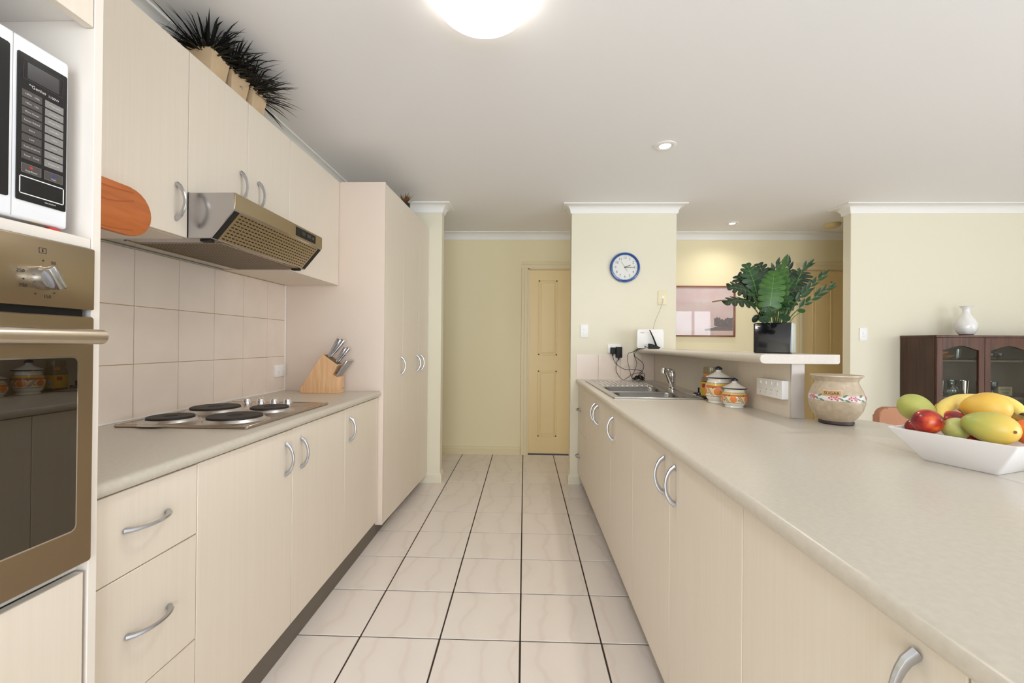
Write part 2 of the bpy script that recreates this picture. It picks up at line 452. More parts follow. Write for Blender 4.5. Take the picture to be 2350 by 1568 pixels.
# walls
PXL, PYL = -.735, 3.74        # pier at the end of the left run
MX0, MX1, MY = .405, 1.322, 3.77   # pier with the clock
RX = 2.81                     # free end of the dining wall
_wl = B(-1.63, -1.53, -3.0, PYL, 0, ZC); box(_wl, -1.53, -1.435, -3.0, PYL, 2.262, ZC)
w_left = struct('wall_left', _wl, 'wall_paint')
struct('wall_left_pier', B(-2.5, PXL, PYL, PYL + .09, 0, ZC), 'wall_paint')
w_mid = struct('wall_middle', B(MX0, MX1, MY, MY + .09, 0, ZC, bev=.003), 'wall_paint')
struct('wall_dining', B(RX, 6.2, MY, MY + .09, 0, ZC, bev=.003), 'wall_paint')
def wall_holes(name, axis, w0, w1, lo, hi, holes):
    """wall across `axis` with openings (a0, a1, z0, z1)"""
    bm = bmesh.new(); cur = lo
    def seg(a, b, z0, z1):
        if b - a < .001 or z1 - z0 < .001: return
        if axis == 1: box(bm, a, b, w0, w1, z0, z1)
        else: box(bm, w0, w1, a, b, z0, z1)
    for a, b, z0, z1 in holes:
        seg(cur, a, 0, ZC); seg(a, b, 0, z0); seg(a, b, z1, ZC); cur = b
    seg(cur, hi, 0, ZC); return struct(name, bm, 'wall_paint_warm_cast' if name == 'wall_far' else 'wall_paint')
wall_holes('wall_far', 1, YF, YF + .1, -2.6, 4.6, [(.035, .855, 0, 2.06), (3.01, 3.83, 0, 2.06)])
wall_holes('wall_rear', 1, -3.1, -3.0, -1.63, 6.3, [(-1.15, 1.85, .1, 2.2), (4.3, 5.4, .75, 2.25)])
wall_holes('wall_right', 0, 6.2, 6.3, -3.0, MY + .09, [(-2.9, .1, .1, 2.2)])
struct('wall_hall_left', B(-2.6, -2.5, PYL, YF, 0, ZC), 'wall_paint_warm_cast')
struct('wall_hall_right', B(4.5, 4.6, MY + .09, YF, 0, ZC), 'wall_paint_warm_cast')

# unseen windows behind the camera and in the dining side, added for the daylight
def window(name, axis, w, a0, a1, z0, z1, n):
    fr = bmesh.new(); t = .05
    def bx(b, p, q, u, v):
        if axis == 1: box(b, p, q, w - .03, w + .03, u, v, bev=.003)
        else: box(b, w - .03, w + .03, p, q, u, v, bev=.003)
    bx(fr, a0, a0 + t, z0, z1); bx(fr, a1 - t, a1, z0, z1); bx(fr, a0, a1, z0, z0 + t); bx(fr, a0, a1, z1 - t, z1)
    o = struct(name, fr, 'outside_frame')
    for k in range(1, n):
        b = bmesh.new(); c = a0 + (a1 - a0) * k / n; bx(b, c - .03, c + .03, z0 + t, z1 - t); struct('mullion', b, 'outside_frame', o)
    for k in range(n):
        p, q = a0 + (a1 - a0) * k / n + .04, a0 + (a1 - a0) * (k + 1) / n - .04; b = bmesh.new()
        if axis == 1: box(b, p, q, w - .003, w + .003, z0 + t, z1 - t)
        else: box(b, w - .003, w + .003, p, q, z0 + t, z1 - t)
        struct('pane', b, 'pane_window', o)
window('window_1', 1, -3.05, -1.15, 1.85, .1, 2.2, 3)
window('window_2', 1, -3.05, 4.3, 5.4, .75, 2.25, 2)
window('window_3', 0, 6.25, -2.9, .1, .1, 2.2, 3)

# cornices and skirtings
def cove(s=.075):
    p = [(0, ZC), (0, ZC - s), (.008, ZC - s), (.010, ZC - s + .008)]
    for k in range(7):
        a = PI / 2 * k / 6; p.append((s - .006 - (s - .016) * math.cos(a), ZC - s + .008 + (s - .018) * math.sin(a)))
    p += [(s - .004, ZC - .010), (s, ZC - .008), (s, ZC)]
    return p
struct('trim_1', sweep([(-1.435, -3.0), (-1.435, PYL), (PXL, PYL), (PXL, PYL + .09), (-2.5, PYL + .09)], cove()), 'cornice_white')
struct('trim_2', sweep([(MX0, MY), (MX1, MY), (MX1, MY + .09), (MX0, MY + .09)], cove(), closed=True), 'cornice_white')
struct('trim_3', sweep([(-2.5, YF), (4.5, YF)], cove()), 'cornice_white')
struct('trim_4', sweep([(4.5, MY + .09), (RX, MY + .09), (RX, MY), (6.2, MY)], cove()), 'cornice_white')
skirt = [(0, 0), (.016, 0), (.016, .058), (.012, .062), (.012, .074), (.007, .084), (0, .088)]
struct('baseboard_left', sweep([(-.93, PYL), (PXL, PYL), (PXL, PYL + .09), (-2.5, PYL + .09)], skirt), 'skirting_paint')
struct('baseboard_middle', sweep([(MX1, MY + .09), (MX0, MY + .09), (MX0, MY), (.49, MY)], skirt), 'skirting_paint')
struct('baseboard_far', sweep([(-2.5, YF), (-.04, YF)], skirt), 'trim_cream')
struct('baseboard_far_middle', sweep([(.93, YF), (2.916, YF)], skirt), 'trim_cream')
struct('baseboard_dining', sweep([(4.5, MY + .09), (RX, MY + .09), (RX, MY), (6.2, MY)], skirt), 'skirting_paint')

# panelled hall doors
def hall_door(name, x0, x1, label):
    fr = bmesh.new(); z1 = 2.06; a = .075
    prof = [(0, 0), (.018, .004), (.018, .03), (.012, .036), (.016, .06), (.010, a), (0, a)]
    for s, xe in ((-1, x0), (1, x1)):      # architraves
        prism(fr, [(xe + s * (a - p[1]), YF - p[0]) for p in prof], 2, 0, z1)
    prism(fr, [(YF - p[0], z1 + a - p[1]) for p in prof], 0, x0 - a, x1 + a)
    box(fr, x0, x0 + .012, YF, YF + .06, 0, z1); box(fr, x1 - .012, x1, YF, YF + .06, 0, z1); box(fr, x0, x1, YF, YF + .06, z1 - .012, z1)
    o = struct(name, fr, 'trim_cream', label=label)
    y = YF + .022
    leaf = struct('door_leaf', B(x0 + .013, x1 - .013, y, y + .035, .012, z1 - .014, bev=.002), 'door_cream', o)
    w = x1 - x0; cx = (x0 + x1) / 2; pw = .21
    for px in (x0 + .115, x1 - .115 - pw):
        for z0, zz in ((.20, .93), (1.10, 1.93)):
            b = bmesh.new(); xa, xb = px, px + pw
            for (p, q, u, v) in ((xa, xb, z0, z0 + .018), (xa, xb, zz - .018, zz), (xa, xa + .018, z0, zz), (xb - .018, xb, z0, zz)):
                box(b, p, q, y - .007, y + .002, u, v, bev=.003)
            box(b, xa + .03, xb - .03, y - .005, y + .002, z0 + .03, zz - .03, bev=.004)
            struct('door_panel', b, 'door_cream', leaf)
    b = bmesh.new(); tube(b, [(x1 - .07, y, 1.0), (x1 - .07, y - .05, 1.0)], .009); add = bmesh.new()
    lathe(b, [(.0, 0), (.014, .004), (.026, .018), (.022, .034), (.0, .040)], n=16, cap0=False, cap1=False)
    for v in b.verts:
        if abs(v.co.x) < .03 and abs(v.co.y) < .03: v.co = Vector((x1 - .07 + v.co.x, y - .045 - v.co.z, 1.0 + v.co.y))
    struct('door_knob', b, 'gold', leaf)
    return o
hall_door('door_1', .035, .855, 'cream panelled hall door at the end of the tiled aisle')
hall_door('door_2', 3.01, 3.83, 'cream panelled hall door in the shade beside the plant')

# splashback tiles on the left wall and behind the sink
TW, TH = .2155, .2275
box_y = [1.6215 + k * TW for k in range(-3, 5)]
zs = [(WT + .004, 1.1335), (1.1335, 1.361), (1.361, 1.583)]
gp = struct('splashback_grout', B(-1.53, -1.5265, .87, 2.678, WT + .001, 1.584), 'grout_sand', w_left)
for k, y in enumerate([.9745, 1.19, 1.4055] + [1.6215 + TW * i for i in range(5)]):
    yb = min(y + TW, 2.677)
    for za, zb in zs:
        struct('wall_tile', B(-1.5275, -1.523, y + .0012, yb - .0012, za + .0012, zb - .0012, bev=.0008), 'wall_tile', w_left)
struct('corner_caulk', B(-1.5275, -1.520, 2.669, 2.678, WT + .001, 1.585), 'cornice_white', w_left)
struct('bench_caulk', B(-1.5275, -1.519, .87, 2.672, WT + .0005, WT + .006), 'cornice_white', w_left)
xs = [.455, .648, .841, 1.034, 1.134]
for a, b_ in zip(xs, xs[1:]):
    struct('wall_tile', B(a + .001, b_ - .001, MY - .006, MY - .0005, WT + .006, 1.137, bev=.0008), 'wall_tile', w_mid)
struct('bench_caulk', B(.452, 1.134, MY - .009, MY - .001, WT + .0005, WT + .006), 'cornice_white', w_mid)

# ================================================================== CABINETS
_h = bmesh.new(); hp = []; hr = []
for k in range(13):
    t = -1 + 2 * k / 12; hp.append((.004 + .027 * (1 - t * t) ** .8 if abs(t) < 1 else .0015, 0, .060 * t)); hr.append(.0042 + .0026 * t * t)
tube(_h, hp, hr, n=8, flat=1.25)
handle0 = None
def handle(parent, x, y, z, side, horiz):
    global handle0
    rot = (PI / 2 if horiz else 0, 0, 0 if side > 0 else PI)
    L = ORG[parent.name]
    if handle0 is None:
        handle0 = mesh_obj('handle', _h, 'handle_metal'); h = handle0; h.parent = parent
    else:
        h = handle0.copy(); COL.objects.link(h); h.parent = parent
    h.location = Vector((x, y, z)) - L; h.rotation_euler = rot; return h
def front(name, cab, side, xf, ya, yb, za, zb, hd=None, thick=.018):
    g = .0013; x0, x1 = (xf - thick, xf) if side > 0 else (xf, xf + thick)
    d = part(name, B(x0, x1, ya + g, yb - g, za + g, zb - g, bev=.0015), 'laminate', cab)
    if hd: handle(d, xf, hd[1], hd[2], side, hd[0] == 'h')
    return d
XL, XR = -.922, .475
def base_cabinet(name, side, y0, y1, fronts, label, group):
    xf = XL if side > 0 else XR
    back = -1.529 if side > 0 else 1.133
    c = thing(name, label, 'cabinet', ((xf + back) / 2, (y0 + y1) / 2, 0), group)
    inner = xf - side * .0185
    part('carcass', B(min(inner, back), max(inner, back), y0 + .0005, y1 - .0005, .1, .745 if 'sink' in label and 'far end' not in label else .882), 'carcass_white', c)
    kx = (-.945, -.937) if side > 0 else (.52, .528)
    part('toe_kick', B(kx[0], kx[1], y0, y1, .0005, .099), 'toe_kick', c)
    for f in fronts: front(f[0], c, side, xf, *f[1:])
    return c
GL = 'base cabinets along the left wall'; GR = 'base cabinets under the right bench'
base_cabinet('drawer_cabinet', 1, .869, 1.184, [('drawer', .869, 1.184, .682, .880, ('h', 1.022, .785)), ('drawer', .869, 1.184, .386, .682, ('h', 1.03, .535)), ('drawer', .869, 1.184, .1, .386, ('h', 1.03, .30))],
             'cream three-drawer cabinet with bow handles beside the oven tower', GL)
base_cabinet('base_cabinet', 1, 1.184, 2.178, [('door', 1.184, 1.680, .1, .880, ('v', 1.63, .772)), ('door', 1.680, 2.178, .1, .880, ('v', 1.744, .768))],
             'cream double-door base cabinet under the cooktop', GL)
base_cabinet('base_cabinet', 1, 2.178, 2.678, [('door', 2.178, 2.676, .1, .880, ('v', 2.238, .766))],
             'cream single-door base cabinet next to the tall pantry', GL)
base_cabinet('drawer_cabinet', -1, 3.27, 3.765, [('drawer', 3.272, 3.764, .495, .880, ('h', 3.65, .668)), ('drawer', 3.272, 3.764, .1, .495, ('h', 3.68, .268))],
             'cream two-drawer cabinet at the far end of the sink bench', GR)
base_cabinet('base_cabinet', -1, 2.351, 3.27, [('door', 2.805, 3.27, .1, .880, ('v', 2.855, .772)), ('door', 2.351, 2.805, .1, .880, ('v', 2.757, .772))],
             'cream double-door base cabinet under the kitchen sink', GR)
base_cabinet('base_cabinet', -1, 1.874, 2.351, [('door', 1.874, 2.351, .1, .880, ('v', 2.284, .779))],
             'cream single-door base cabinet between the two-door units on the right', GR)
base_cabinet('base_cabinet', -1, .94, 1.874, [('door', 1.403, 1.874, .1, .880, ('v', 1.457, .788)), ('door', .94, 1.403, .1, .880, ('v', 1.351, .787))],
             'cream double-door base cabinet with handle pair in the middle of right bench', GR)
base_cabinet('base_cabinet', -1, .0, .94, [('door', .47, .94, .1, .880, ('v', .528, .800)), ('door', .0, .47, .1, .880, None)],
             'cream base cabinet nearest the camera, its handle cut by the lower edge', GR)

# worktops
def nose(x_back, x_front, zt, th, n=8):
    """bullnose slab section in (x, z)"""
    s = 1 if x_front > x_back else -1; r = th / 2; p = [(x_back, zt), (x_front - s * r, zt)]
    for k in range(1, n):
        a = PI / 2 - PI * k / n; p.append((x_front - s * r + s * r * math.cos(a), zt - r + r * math.sin(a)))
    p += [(x_front - s * r, zt - th), (x_back, zt - th)]; return p
solo('worktop', PR(nose(-1.526, -.903, WT, .034), 1, .8695, 2.677), 'worktop', (-1.2, 1.77, WT - .034),
     'beige laminate worktop with rounded front edge holding the cooktop', 'worktop')
bw = PR(nose(1.134, .452, WT, .034), 1, 1.845, 2.478)
prism(bw, nose(1.134, .452, WT, .034), 1, 3.092, 3.763)
prism(bw, nose(.538, .452, WT, .034), 1, 2.478, 3.092)          # the sink sits in this cut-out
box(bw, .952, 1.134, 2.478, 3.092, WT - .034, WT)
prism(bw, nose(1.134, .452, WT, .034), 1, -.25, 1.845)
pen = [(1.133, -.25), (1.455, -.25), (1.455, 1.78), (1.425, 1.845), (1.133, 1.845)]
prism(bw, pen, 2, WT - .034, WT)
solo('worktop', bw, 'worktop', (.9, 1.7, WT - .034), 'wide beige worktop with the sink and the fruit bowl', 'worktop')
# rear panel of the peninsula
solo('peninsula_panel', B(1.20, 1.22, -.2, 1.84, 0, WT - .0345), 'laminate', (1.21, .8, 0), 'cream panel closing the dining side of the right bench', 'panel')

# upstand and breakfast bar
up = thing('upstand', 'cream low wall carrying the breakfast bar behind the sink', 'low wall', (1.165, 2.8, 0))
part('wall_panel', B(1.136, 1.190, 1.861, 3.768, 0, 1.152), 'laminate', up)
part('end_post', B(1.1355, 1.1905, 1.8495, 1.8605, WT + .0005, 1.152, bev=.001), 'post_metal', up, label='pale metal end strip')
bar = PR([(1.300, 1.192), (.995, 1.192), (.984, 1.190), (.978, 1.184), (.975, 1.172), (.978, 1.161), (.985, 1.155), (.996, 1.153), (1.292, 1.153), (1.298, 1.156), (1.300, 1.162)], 1, 1.800, 3.768)
tb_ = thing('breakfast_bar', 'beige raised breakfast bar shelf with a pale rounded end', 'bar top', (1.14, 2.8, 1.153))
part('slab', bar, 'worktop', tb_)
part('end_cap', PR([(1.299, 1.1915), (.995, 1.1915), (.984, 1.1895), (.979, 1.184), (.976, 1.172), (.979, 1.161), (.985, 1.1555), (.996, 1.1535), (1.292, 1.1535), (1.2975, 1.1565), (1.2995, 1.162)], 1, 1.7985, 1.7998), 'worktop_edge_end', tb_, label='pale laminate end cap')

# upper cabinets
XU = -1.185; ZU0, ZU1 = 1.585, 2.245
def upper(y0, y1, z0, fronts, label):
    c = thing('wall_cabinet', label, 'cabinet', (-1.36, (y0 + y1) / 2, z0), 'wall cabinets above the cooktop')
    part('carcass', B(-1.5295, XU - .0185, y0 + .0005, y1 - .0005, z0, ZU1), 'laminate', c)
    for ya, yb, hd in fronts: front('door', c, 1, XU, ya, yb, z0, ZU1, hd)
upper(.869, 1.462, ZU0, [(.869, 1.462, ('v', 1.411, 1.70))], 'cream wall cabinet left of the range hood with a wooden board on its door')
upper(1.462, 2.106, 1.748, [(1.462, 1.782, ('v', 1.735, 1.868)), (1.782, 2.106, ('v', 1.852, 1.868))], 'short cream double-door wall cabinet directly above the range hood')
upper(2.106, 2.678, ZU0, [(2.106, 2.677, None)], 'cream wall cabinet right of the range hood touching the pantry')

# tall pantry
pt = thing('pantry_cabinet', 'tall cream three-door pantry cabinet at the end of the left run', 'cabinet', (-1.21, 3.2, 0))
def px(y): return -.892 + .040 * (y - 2.68)
part('side_panel', B(-1.529, -.8905, 2.680, 2.698, .072, 2.245, bev=.001), 'panel_pink', pt)
part('carcass', PR([(-1.529, 2.698), (px(2.698) - .0185, 2.698), (px(3.735) - .0185, 3.735), (-1.529, 3.735)], 2, .09, 2.24), 'laminate', pt)
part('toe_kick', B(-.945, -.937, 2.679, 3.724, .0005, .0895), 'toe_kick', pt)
for ya, yb, hy in ((2.699, 3.052, 3.018), (3.052, 3.445, 3.398), (3.445, 3.735, 3.505)):
    d = part('door', PR([(px(ya) - .018, ya + .0013), (px(ya), ya + .0013), (px(yb), yb - .0013), (px(yb) - .018, yb - .0013)], 2, .072, 2.24, bev=.0012), 'laminate', pt)
    handle(d, px(hy), hy, 1.063, 1, False)

# oven tower
tw = thing('oven_tower', 'tall cream cabinet tower holding the oven and the microwave', 'cabinet', (-1.21, .55, 0))
for a in (.2305, .8505):
    part('side_panel', B(-1.529, -.8895, a, a + .018, 0, 2.245, bev=.001), 'edge_white', tw)
part('back_panel', B(-1.529, -1.515, .249, .850, .1, 2.245), 'carcass_white', tw)
part('shelf', B(-1.514, -.892, .249, .850, 1.4135, 1.4345, bev=.001), 'edge_white', tw)
part('shelf', B(-1.514, -.912, .249, .850, .758, .776), 'carcass_white', tw)
part('top_box', B(-1.514, -.9095, .249, .850, 1.885, 2.245), 'carcass_white', tw)
part('door', B(-.909, -.891, .251, .8495, 1.868, 2.243, bev=.0015), 'laminate', tw)
part('drawer', B(-.909, -.891, .251, .8435, .1, .757, bev=.0015), 'laminate', tw)
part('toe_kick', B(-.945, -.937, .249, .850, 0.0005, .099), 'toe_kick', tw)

# ================================================================== APPLIANCES
# wall oven
ov = thing('wall_oven', 'built-in brushed steel wall oven with dark glass door', 'oven', (-1.1, .55, .78))
part('housing', B(-1.50, -.912, .27, .83, .80, 1.405), 'oven_cavity', ov)
part('vent_strip', B(-.911, -.895, .262, .838, 1.272, 1.288), 'dark_gap', ov)
cp = part('control_panel', B(-.911, -.879, .2525, .8475, 1.287, 1.4115, bev=.003, seg=2), 'oven_steel', ov)
kb = bmesh.new(); ky, kz = .753, 1.339
lathe(kb, [(.0, 0), (.022, 0), (.022, .004), (.0195, .010), (.0185, .018), (.0, .018)], n=28, cap0=False, cap1=False)
box(kb, -.021, .021, -.0070, .0070, .004, .030, bev=.003, seg=2)
Rk = Matrix.Rotation(math.radians(-60), 3, 'Z')
for v in kb.verts:
    c = Rk @ v.co; v.co = Vector((-.879 + c.z, ky + c.x, kz + c.y))
part('temperature_knob', kb, 'handle_metal', cp)
mk = bmesh.new(); fo = lambda y0, z0: (lambda u, v: (-.8786, y0 + u, z0 + v))
for ang, s in ((62, '50'), (-22, '100'), (-78, '150'), (-150, '200'), (166, '250')):
    a = math.radians(ang); text(mk, s, .0085, fo(ky + .036 * math.cos(a), kz + .034 * math.sin(a)))
for ang in (90, 20, -52, -112, 190):
    a = math.radians(ang); flat_poly(mk, disc_poly(0, 0, .0016, 8), fo(ky + .031 * math.cos(a), kz + .032 * math.sin(a)))
for p in ((-.006, .006, .0042, .005), (-.006, .006, -.005, -.0042), (-.006, -.0054, -.005, .005), (.0054, .006, -.005, .005), (-.0008, .0008, -.003, .003)):
    flat_poly(mk, [(p[0], p[2]), (p[1], p[2]), (p[1], p[3]), (p[0], p[3])], fo(ky - .001, kz + .050))
part('dial_markings', mk, 'letter_dark', cp)
dr = part('oven_door', PR(rrect(.2525, .8475, .779, 1.2735, .006), 0, -.911, -.879, bev=.002), 'oven_steel', ov)
part('door_trim', PR(rrect(.284, .8165, .852, 1.195, .012), 0, -.8795, -.8782), 'chrome', dr)
part('door_glass', PR(rrect(.287, .8135, .855, 1.192, .010), 0, -.8785, -.8772), 'oven_glass', dr)
hb = TU([(-.831, .283, 1.233), (-.831, .815, 1.233)], .0145, n=20)
for y in (.33, .77): tube(hb, [(-.8795, y, 1.233), (-.835, y, 1.233)], .009, n=10)
part('handle_bar', hb, 'bar_steel', dr)
# microwave
MX = -.915
mw = thing('microwave_oven', 'white microwave oven with black control panel above the wall oven', 'microwave', (-1.1, .56, 1.435))
part('housing', B(-1.33, MX - .012, .305, .824, 1.448, 1.776, bev=.012, seg=3), 'white_enamel', mw)
for x in (-1.28, MX - .06):
    for y in (.35, .78): part('foot', LA([(.012, 1.4349), (.013, 1.449)], x, y, n=12), 'rubber_black', mw)

part('fascia', B(MX - .012, MX, .303, .8265, 1.446, 1.778, bev=.006, seg=3), 'white_enamel', mw)
part('door_seam', B(MX - .0005, MX + .0004, .7312, .7318, 1.449, 1.775), 'slot_grey', mw)
part('door_window', PR(rrect(.315, .7265, 1.480, 1.752, .004), 0, MX - .001, MX + .0012), 'black_gloss', mw)
Y0, Y1, Z0, Z1 = .7375, .8205, 1.480, 1.748
pn = part('control_panel', PR(rrect(Y0, Y1, Z0, Z1, .003), 0, MX - .001, MX + .0018), 'black_gloss', mw)
def pf(off): return lambda u, v: (MX + .0019 + off, Y0 + u * (Y1 - Y0), Z1 - v * (Z1 - Z0))
def rect(bm, u0, u1, v0, v1, off, th=None):
    f = pf(off)
    if th is None: flat_poly(bm, [(u0, v1), (u1, v1), (u1, v0), (u0, v0)], f)
    else:
        tv = th; tu = th * (Z1 - Z0) / (Y1 - Y0)
        for a in ((u0, u1, v0, v0 + tv), (u0, u1, v1 - tv, v1), (u0, u0 + tu, v0, v1), (u1 - tu, u1, v0, v1)): rect(bm, *a, off)
    return bm
part('display', rect(bmesh.new(), .18, .82, .050, .160, .0002), 'display_grey', pn)
part('display_outline', rect(bmesh.new(), .10, .90, .040, .172, .0003, .002), 'button_dark', pn)
tl = bmesh.new()
def ptext(s, size, u, v): text(tl, s, size, lambda a, b: (MX + .0026, Y0 + u * (Y1 - Y0) + a, Z1 - v * (Z1 - Z0) + b))
ptext('the', .0045, .24, .197); ptext('Genius', .0085, .40, .205); ptext('1100W', .0062, .70, .212)
rows = ['10Min   1Min', '10Sec   1Sec', 'Micro Power', 'Sensor Reheat', 'More', 'Less', 'Turbo Defrost', 'Timer   Clock']
right = ['1 Vegetables', '2 Potatoes', '3 Fresh Pasta', '4 Noodles', '5 Rice', '6 Fish', '7 Chicken', '8 Casserole']
for k in range(8):
    v = .245 + k * .0600
    part('button', rect(bmesh.new(), .08, .47, v, v + .050, .0002), 'button_dark', pn)
    part('button', rect(bmesh.new(), .53, .92, v, v + .050, .0002), 'button_grey', pn)
    ptext(rows[k], .0044, .275, v + .025); ptext(right[k], .0040, .725, v + .025)
for u0, u1, c, s in ((.08, .47, 'red', 'Stop/Reset'), (.53, .92, 'blue', 'Start')):
    part('button', rect(bmesh.new(), u0, u1, .745, .808, .0002), 'button_dark', pn)
    part('button_outline', rect(bmesh.new(), u0, u1, .745, .808, .0003, .002), 'button_grey', pn)
    um = (u0 + u1) / 2
    part('button_mark', flat_poly(bmesh.new(), disc_poly(0, 0, .0022, 10), lambda a, b, um=um: (MX + .0024, Y0 + um * (Y1 - Y0) + a * 1.3, Z1 - .765 * (Z1 - Z0) + b)), c, pn)
    ptext(s, .0044, um, .792)
ptext('NN-S550WF', .0036, .66, .975)
part('lettering', tl, 'letter_white', pn)['kind'] = 'stuff'
part('door_button_outline', rect(bmesh.new(), .05, .95, .832, .955, .0003, .0065), 'white_enamel', pn)
pk = bmesh.new(); box(pk, -.935, -.915, .795, .815, 1.4349, 1.4445, bev=.003, seg=2)
solo('sauce_sachet', pk, 'red', (-.92, .805, 1.435), 'tiny red sachet poking out under the microwave corner', 'sachet')
pk = bmesh.new(); box(pk, -.934, -.914, .765, .790, 1.4349, 1.440, bev=.002, seg=2)
solo('sauce_sachet', pk, 'yellow', (-.92, .78, 1.435), 'tiny yellow sachet under the front edge of the microwave', 'sachet')

# range hood
hd = thing('range_hood', 'brushed steel slide-out range hood under the short wall cabinet', 'range hood', (-1.3, 1.78, 1.585))
ya, yb = 1.463, 2.105
prof = [(-1.522, 1.7475), (-1.0195, 1.7475), (-1.0185, 1.690), (-1.104, 1.5875), (-1.522, 1.5875)]
part('body', PR(prof, 1, ya, yb, bev=.0012), 'steel_brushed', hd)
part('front_lip', B(-1.0188, -1.0165, ya, yb, 1.690, 1.7475, bev=.0008), 'steel_gold', hd)
ct = part('control_strip', B(-1.0166, -1.0140, 1.862, 2.035, 1.700, 1.738, bev=.0008), 'black_matte', hd)
part('switch', B(-1.0142, -1.0112, 1.90, 1.935, 1.710, 1.728, bev=.001), 'black_gloss', ct)
part('switch', B(-1.0142, -1.0112, 1.95, 1.985, 1.710, 1.728, bev=.001), 'black_gloss', ct)
part('indicator', B(-1.0142, -1.0128, 2.005, 2.012, 1.714, 1.724), 'steel_gold', ct)
# slanted visor with punched filter
d = Vector((-1.104 + 1.0185, 0, 1.5875 - 1.690)); L = d.length; d.normalize(); nrm = Vector((-d.z, 0, d.x)); nrm = nrm if nrm.z < 0 else -nrm
def slant(y, s, h): p = Vector((-1.0185, y, 1.690)) + d * s + nrm * h; return p
def slab(bm, y0, y1, s0, s1, h0, h1):
    vs = [bm.verts.new(slant(y, s, h)) for h in (h0, h1) for (y, s) in ((y0, s0), (y1, s0), (y1, s1), (y0, s1))]
    for f in ((0, 1, 2, 3), (7, 6, 5, 4), (0, 4, 5, 1), (1, 5, 6, 2), (2, 6, 7, 3), (3, 7, 4, 0)): bm.faces.new([vs[i] for i in f])
vis = part('visor', (lambda b: (slab(b, ya + .03, yb - .03, .006, L - .004, 0, .0015), b)[1])(bmesh.new()), 'steel_gold', hd)
for y0, y1 in ((ya + .006, ya + .030), (yb - .030, yb - .006)):
    part('visor_end', (lambda b: (slab(b, y0, y1, .006, L - .004, 0, .003), b)[1])(bmesh.new()), 'black_matte', vis)
sl = bmesh.new()
for i in range(28):
    for j in range(9):
        y = ya + .045 + i * .0200; s = .012 + j * .0132
        slab(sl, y, y + .013, s, s + .0045, .0014, .0018)
part('visor_slots', sl, 'dark_gap', vis)['kind'] = 'stuff'
mesh = part('filter', B(-1.43, -1.115, ya + .07, yb - .02, 1.5855, 1.5876), 'steel_gold', hd)
sl = bmesh.new()
for i in range(44):
    for j in range(24):
        y = ya + .078 + i * .0124; x = -1.425 + j * .0128
        box(sl, x, x + .0062, y, y + .0085, 1.5850, 1.5856)
part('filter_slots', sl, 'dark_gap', mesh)['kind'] = 'stuff'
part('filter_rim', B(-1.445, -1.432, ya + .03, yb - .02, 1.583, 1.5876, bev=.001), 'steel_gold', hd)
for y in (ya + .022, yb - .03):
    part('filter_clip', B(-1.150, -1.112, y - .012, y + .012, 1.5785, 1.5876, bev=.002), 'black_matte', hd)

# cooktop
ck = thing('cooktop', 'brushed steel electric cooktop with four solid hotplates', 'cooktop', (-1.21, 1.78, WT))
cx0, cx1, cy0, cy1 = -1.455, -.966, 1.468, 2.092
pl = bmesh.new(); prism(pl, rrect(cx0, cx1, cy0, cy1, .012), 2, WT, WT + .009, bev=.003)
plate = part('plate', pl, 'hob_steel', ck)
part('raised_rim', (lambda b: (box(b, cx0 + .004, cx0 + .014, cy0 + .01, cy1 - .01, WT + .006, WT + .0105, bev=.002), box(b, cx1 - .014, cx1 - .004, cy0 + .01, cy1 - .01, WT + .006, WT + .0105, bev=.002), box(b, cx0 + .004, cx1 - .004, cy0 + .004, cy0 + .014, WT + .006, WT + .0105, bev=.002), box(b, cx0 + .004, cx1 - .004, cy1 - .014, cy1 - .004, WT + .006, WT + .0105, bev=.002), b)[-1])(bmesh.new()), 'hob_steel', plate)
for x, y, r in ((-1.315, 1.555, .074), (-1.095, 1.590, .092), (-1.325, 1.800, .092), (-1.098, 1.815, .074)):
    z = WT + .0068
    wl = part('burner_well', LA([(r + .030, z), (r + .022, z + .0035), (r + .012, z + .005), (r + .006, z + .013), (r + .004, z + .015), (r - .002, z + .014)], x, y, n=44, cap0=False, cap1=False), 'sink_steel', ck)
    pb = LA([(r - .003, z + .013), (r, z + .0145), (r, z + .0205), (r - .003, z + .0225), (r * .96, z + .0225), (r * .30, z + .0210)], x, y, n=44, cap1=False)
    part('hotplate', pb, 'iron', wl)
    part('hotplate_centre', LA([(r * .30, z + .0210), (r * .29, z + .0195), (.001, z + .0193)], x, y, n=24, cap0=False), 'iron_mid', wl)
kp = part('knob_bed', (lambda b: (prism(b, rrect(-1.43, -1.02, 1.945, 2.062, .05), 2, WT + .006, WT + .0095, bev=.001), b)[1])(bmesh.new()), 'hob_steel', ck)
for x in (-1.340, -1.272, -1.206, -1.140):
    b = LA([(.021, WT + .0095), (.021, WT + .013), (.018, WT + .020), (.0155, WT + .031), (.0, WT + .032)], x, 2.030, n=20, cap1=False)
    box(b, x - .0045, x + .0045, 2.030 - .021, 2.030 + .021, WT + .013, WT + .037, bev=.003, seg=2)
    part('control_knob', b, 'chrome', ck)

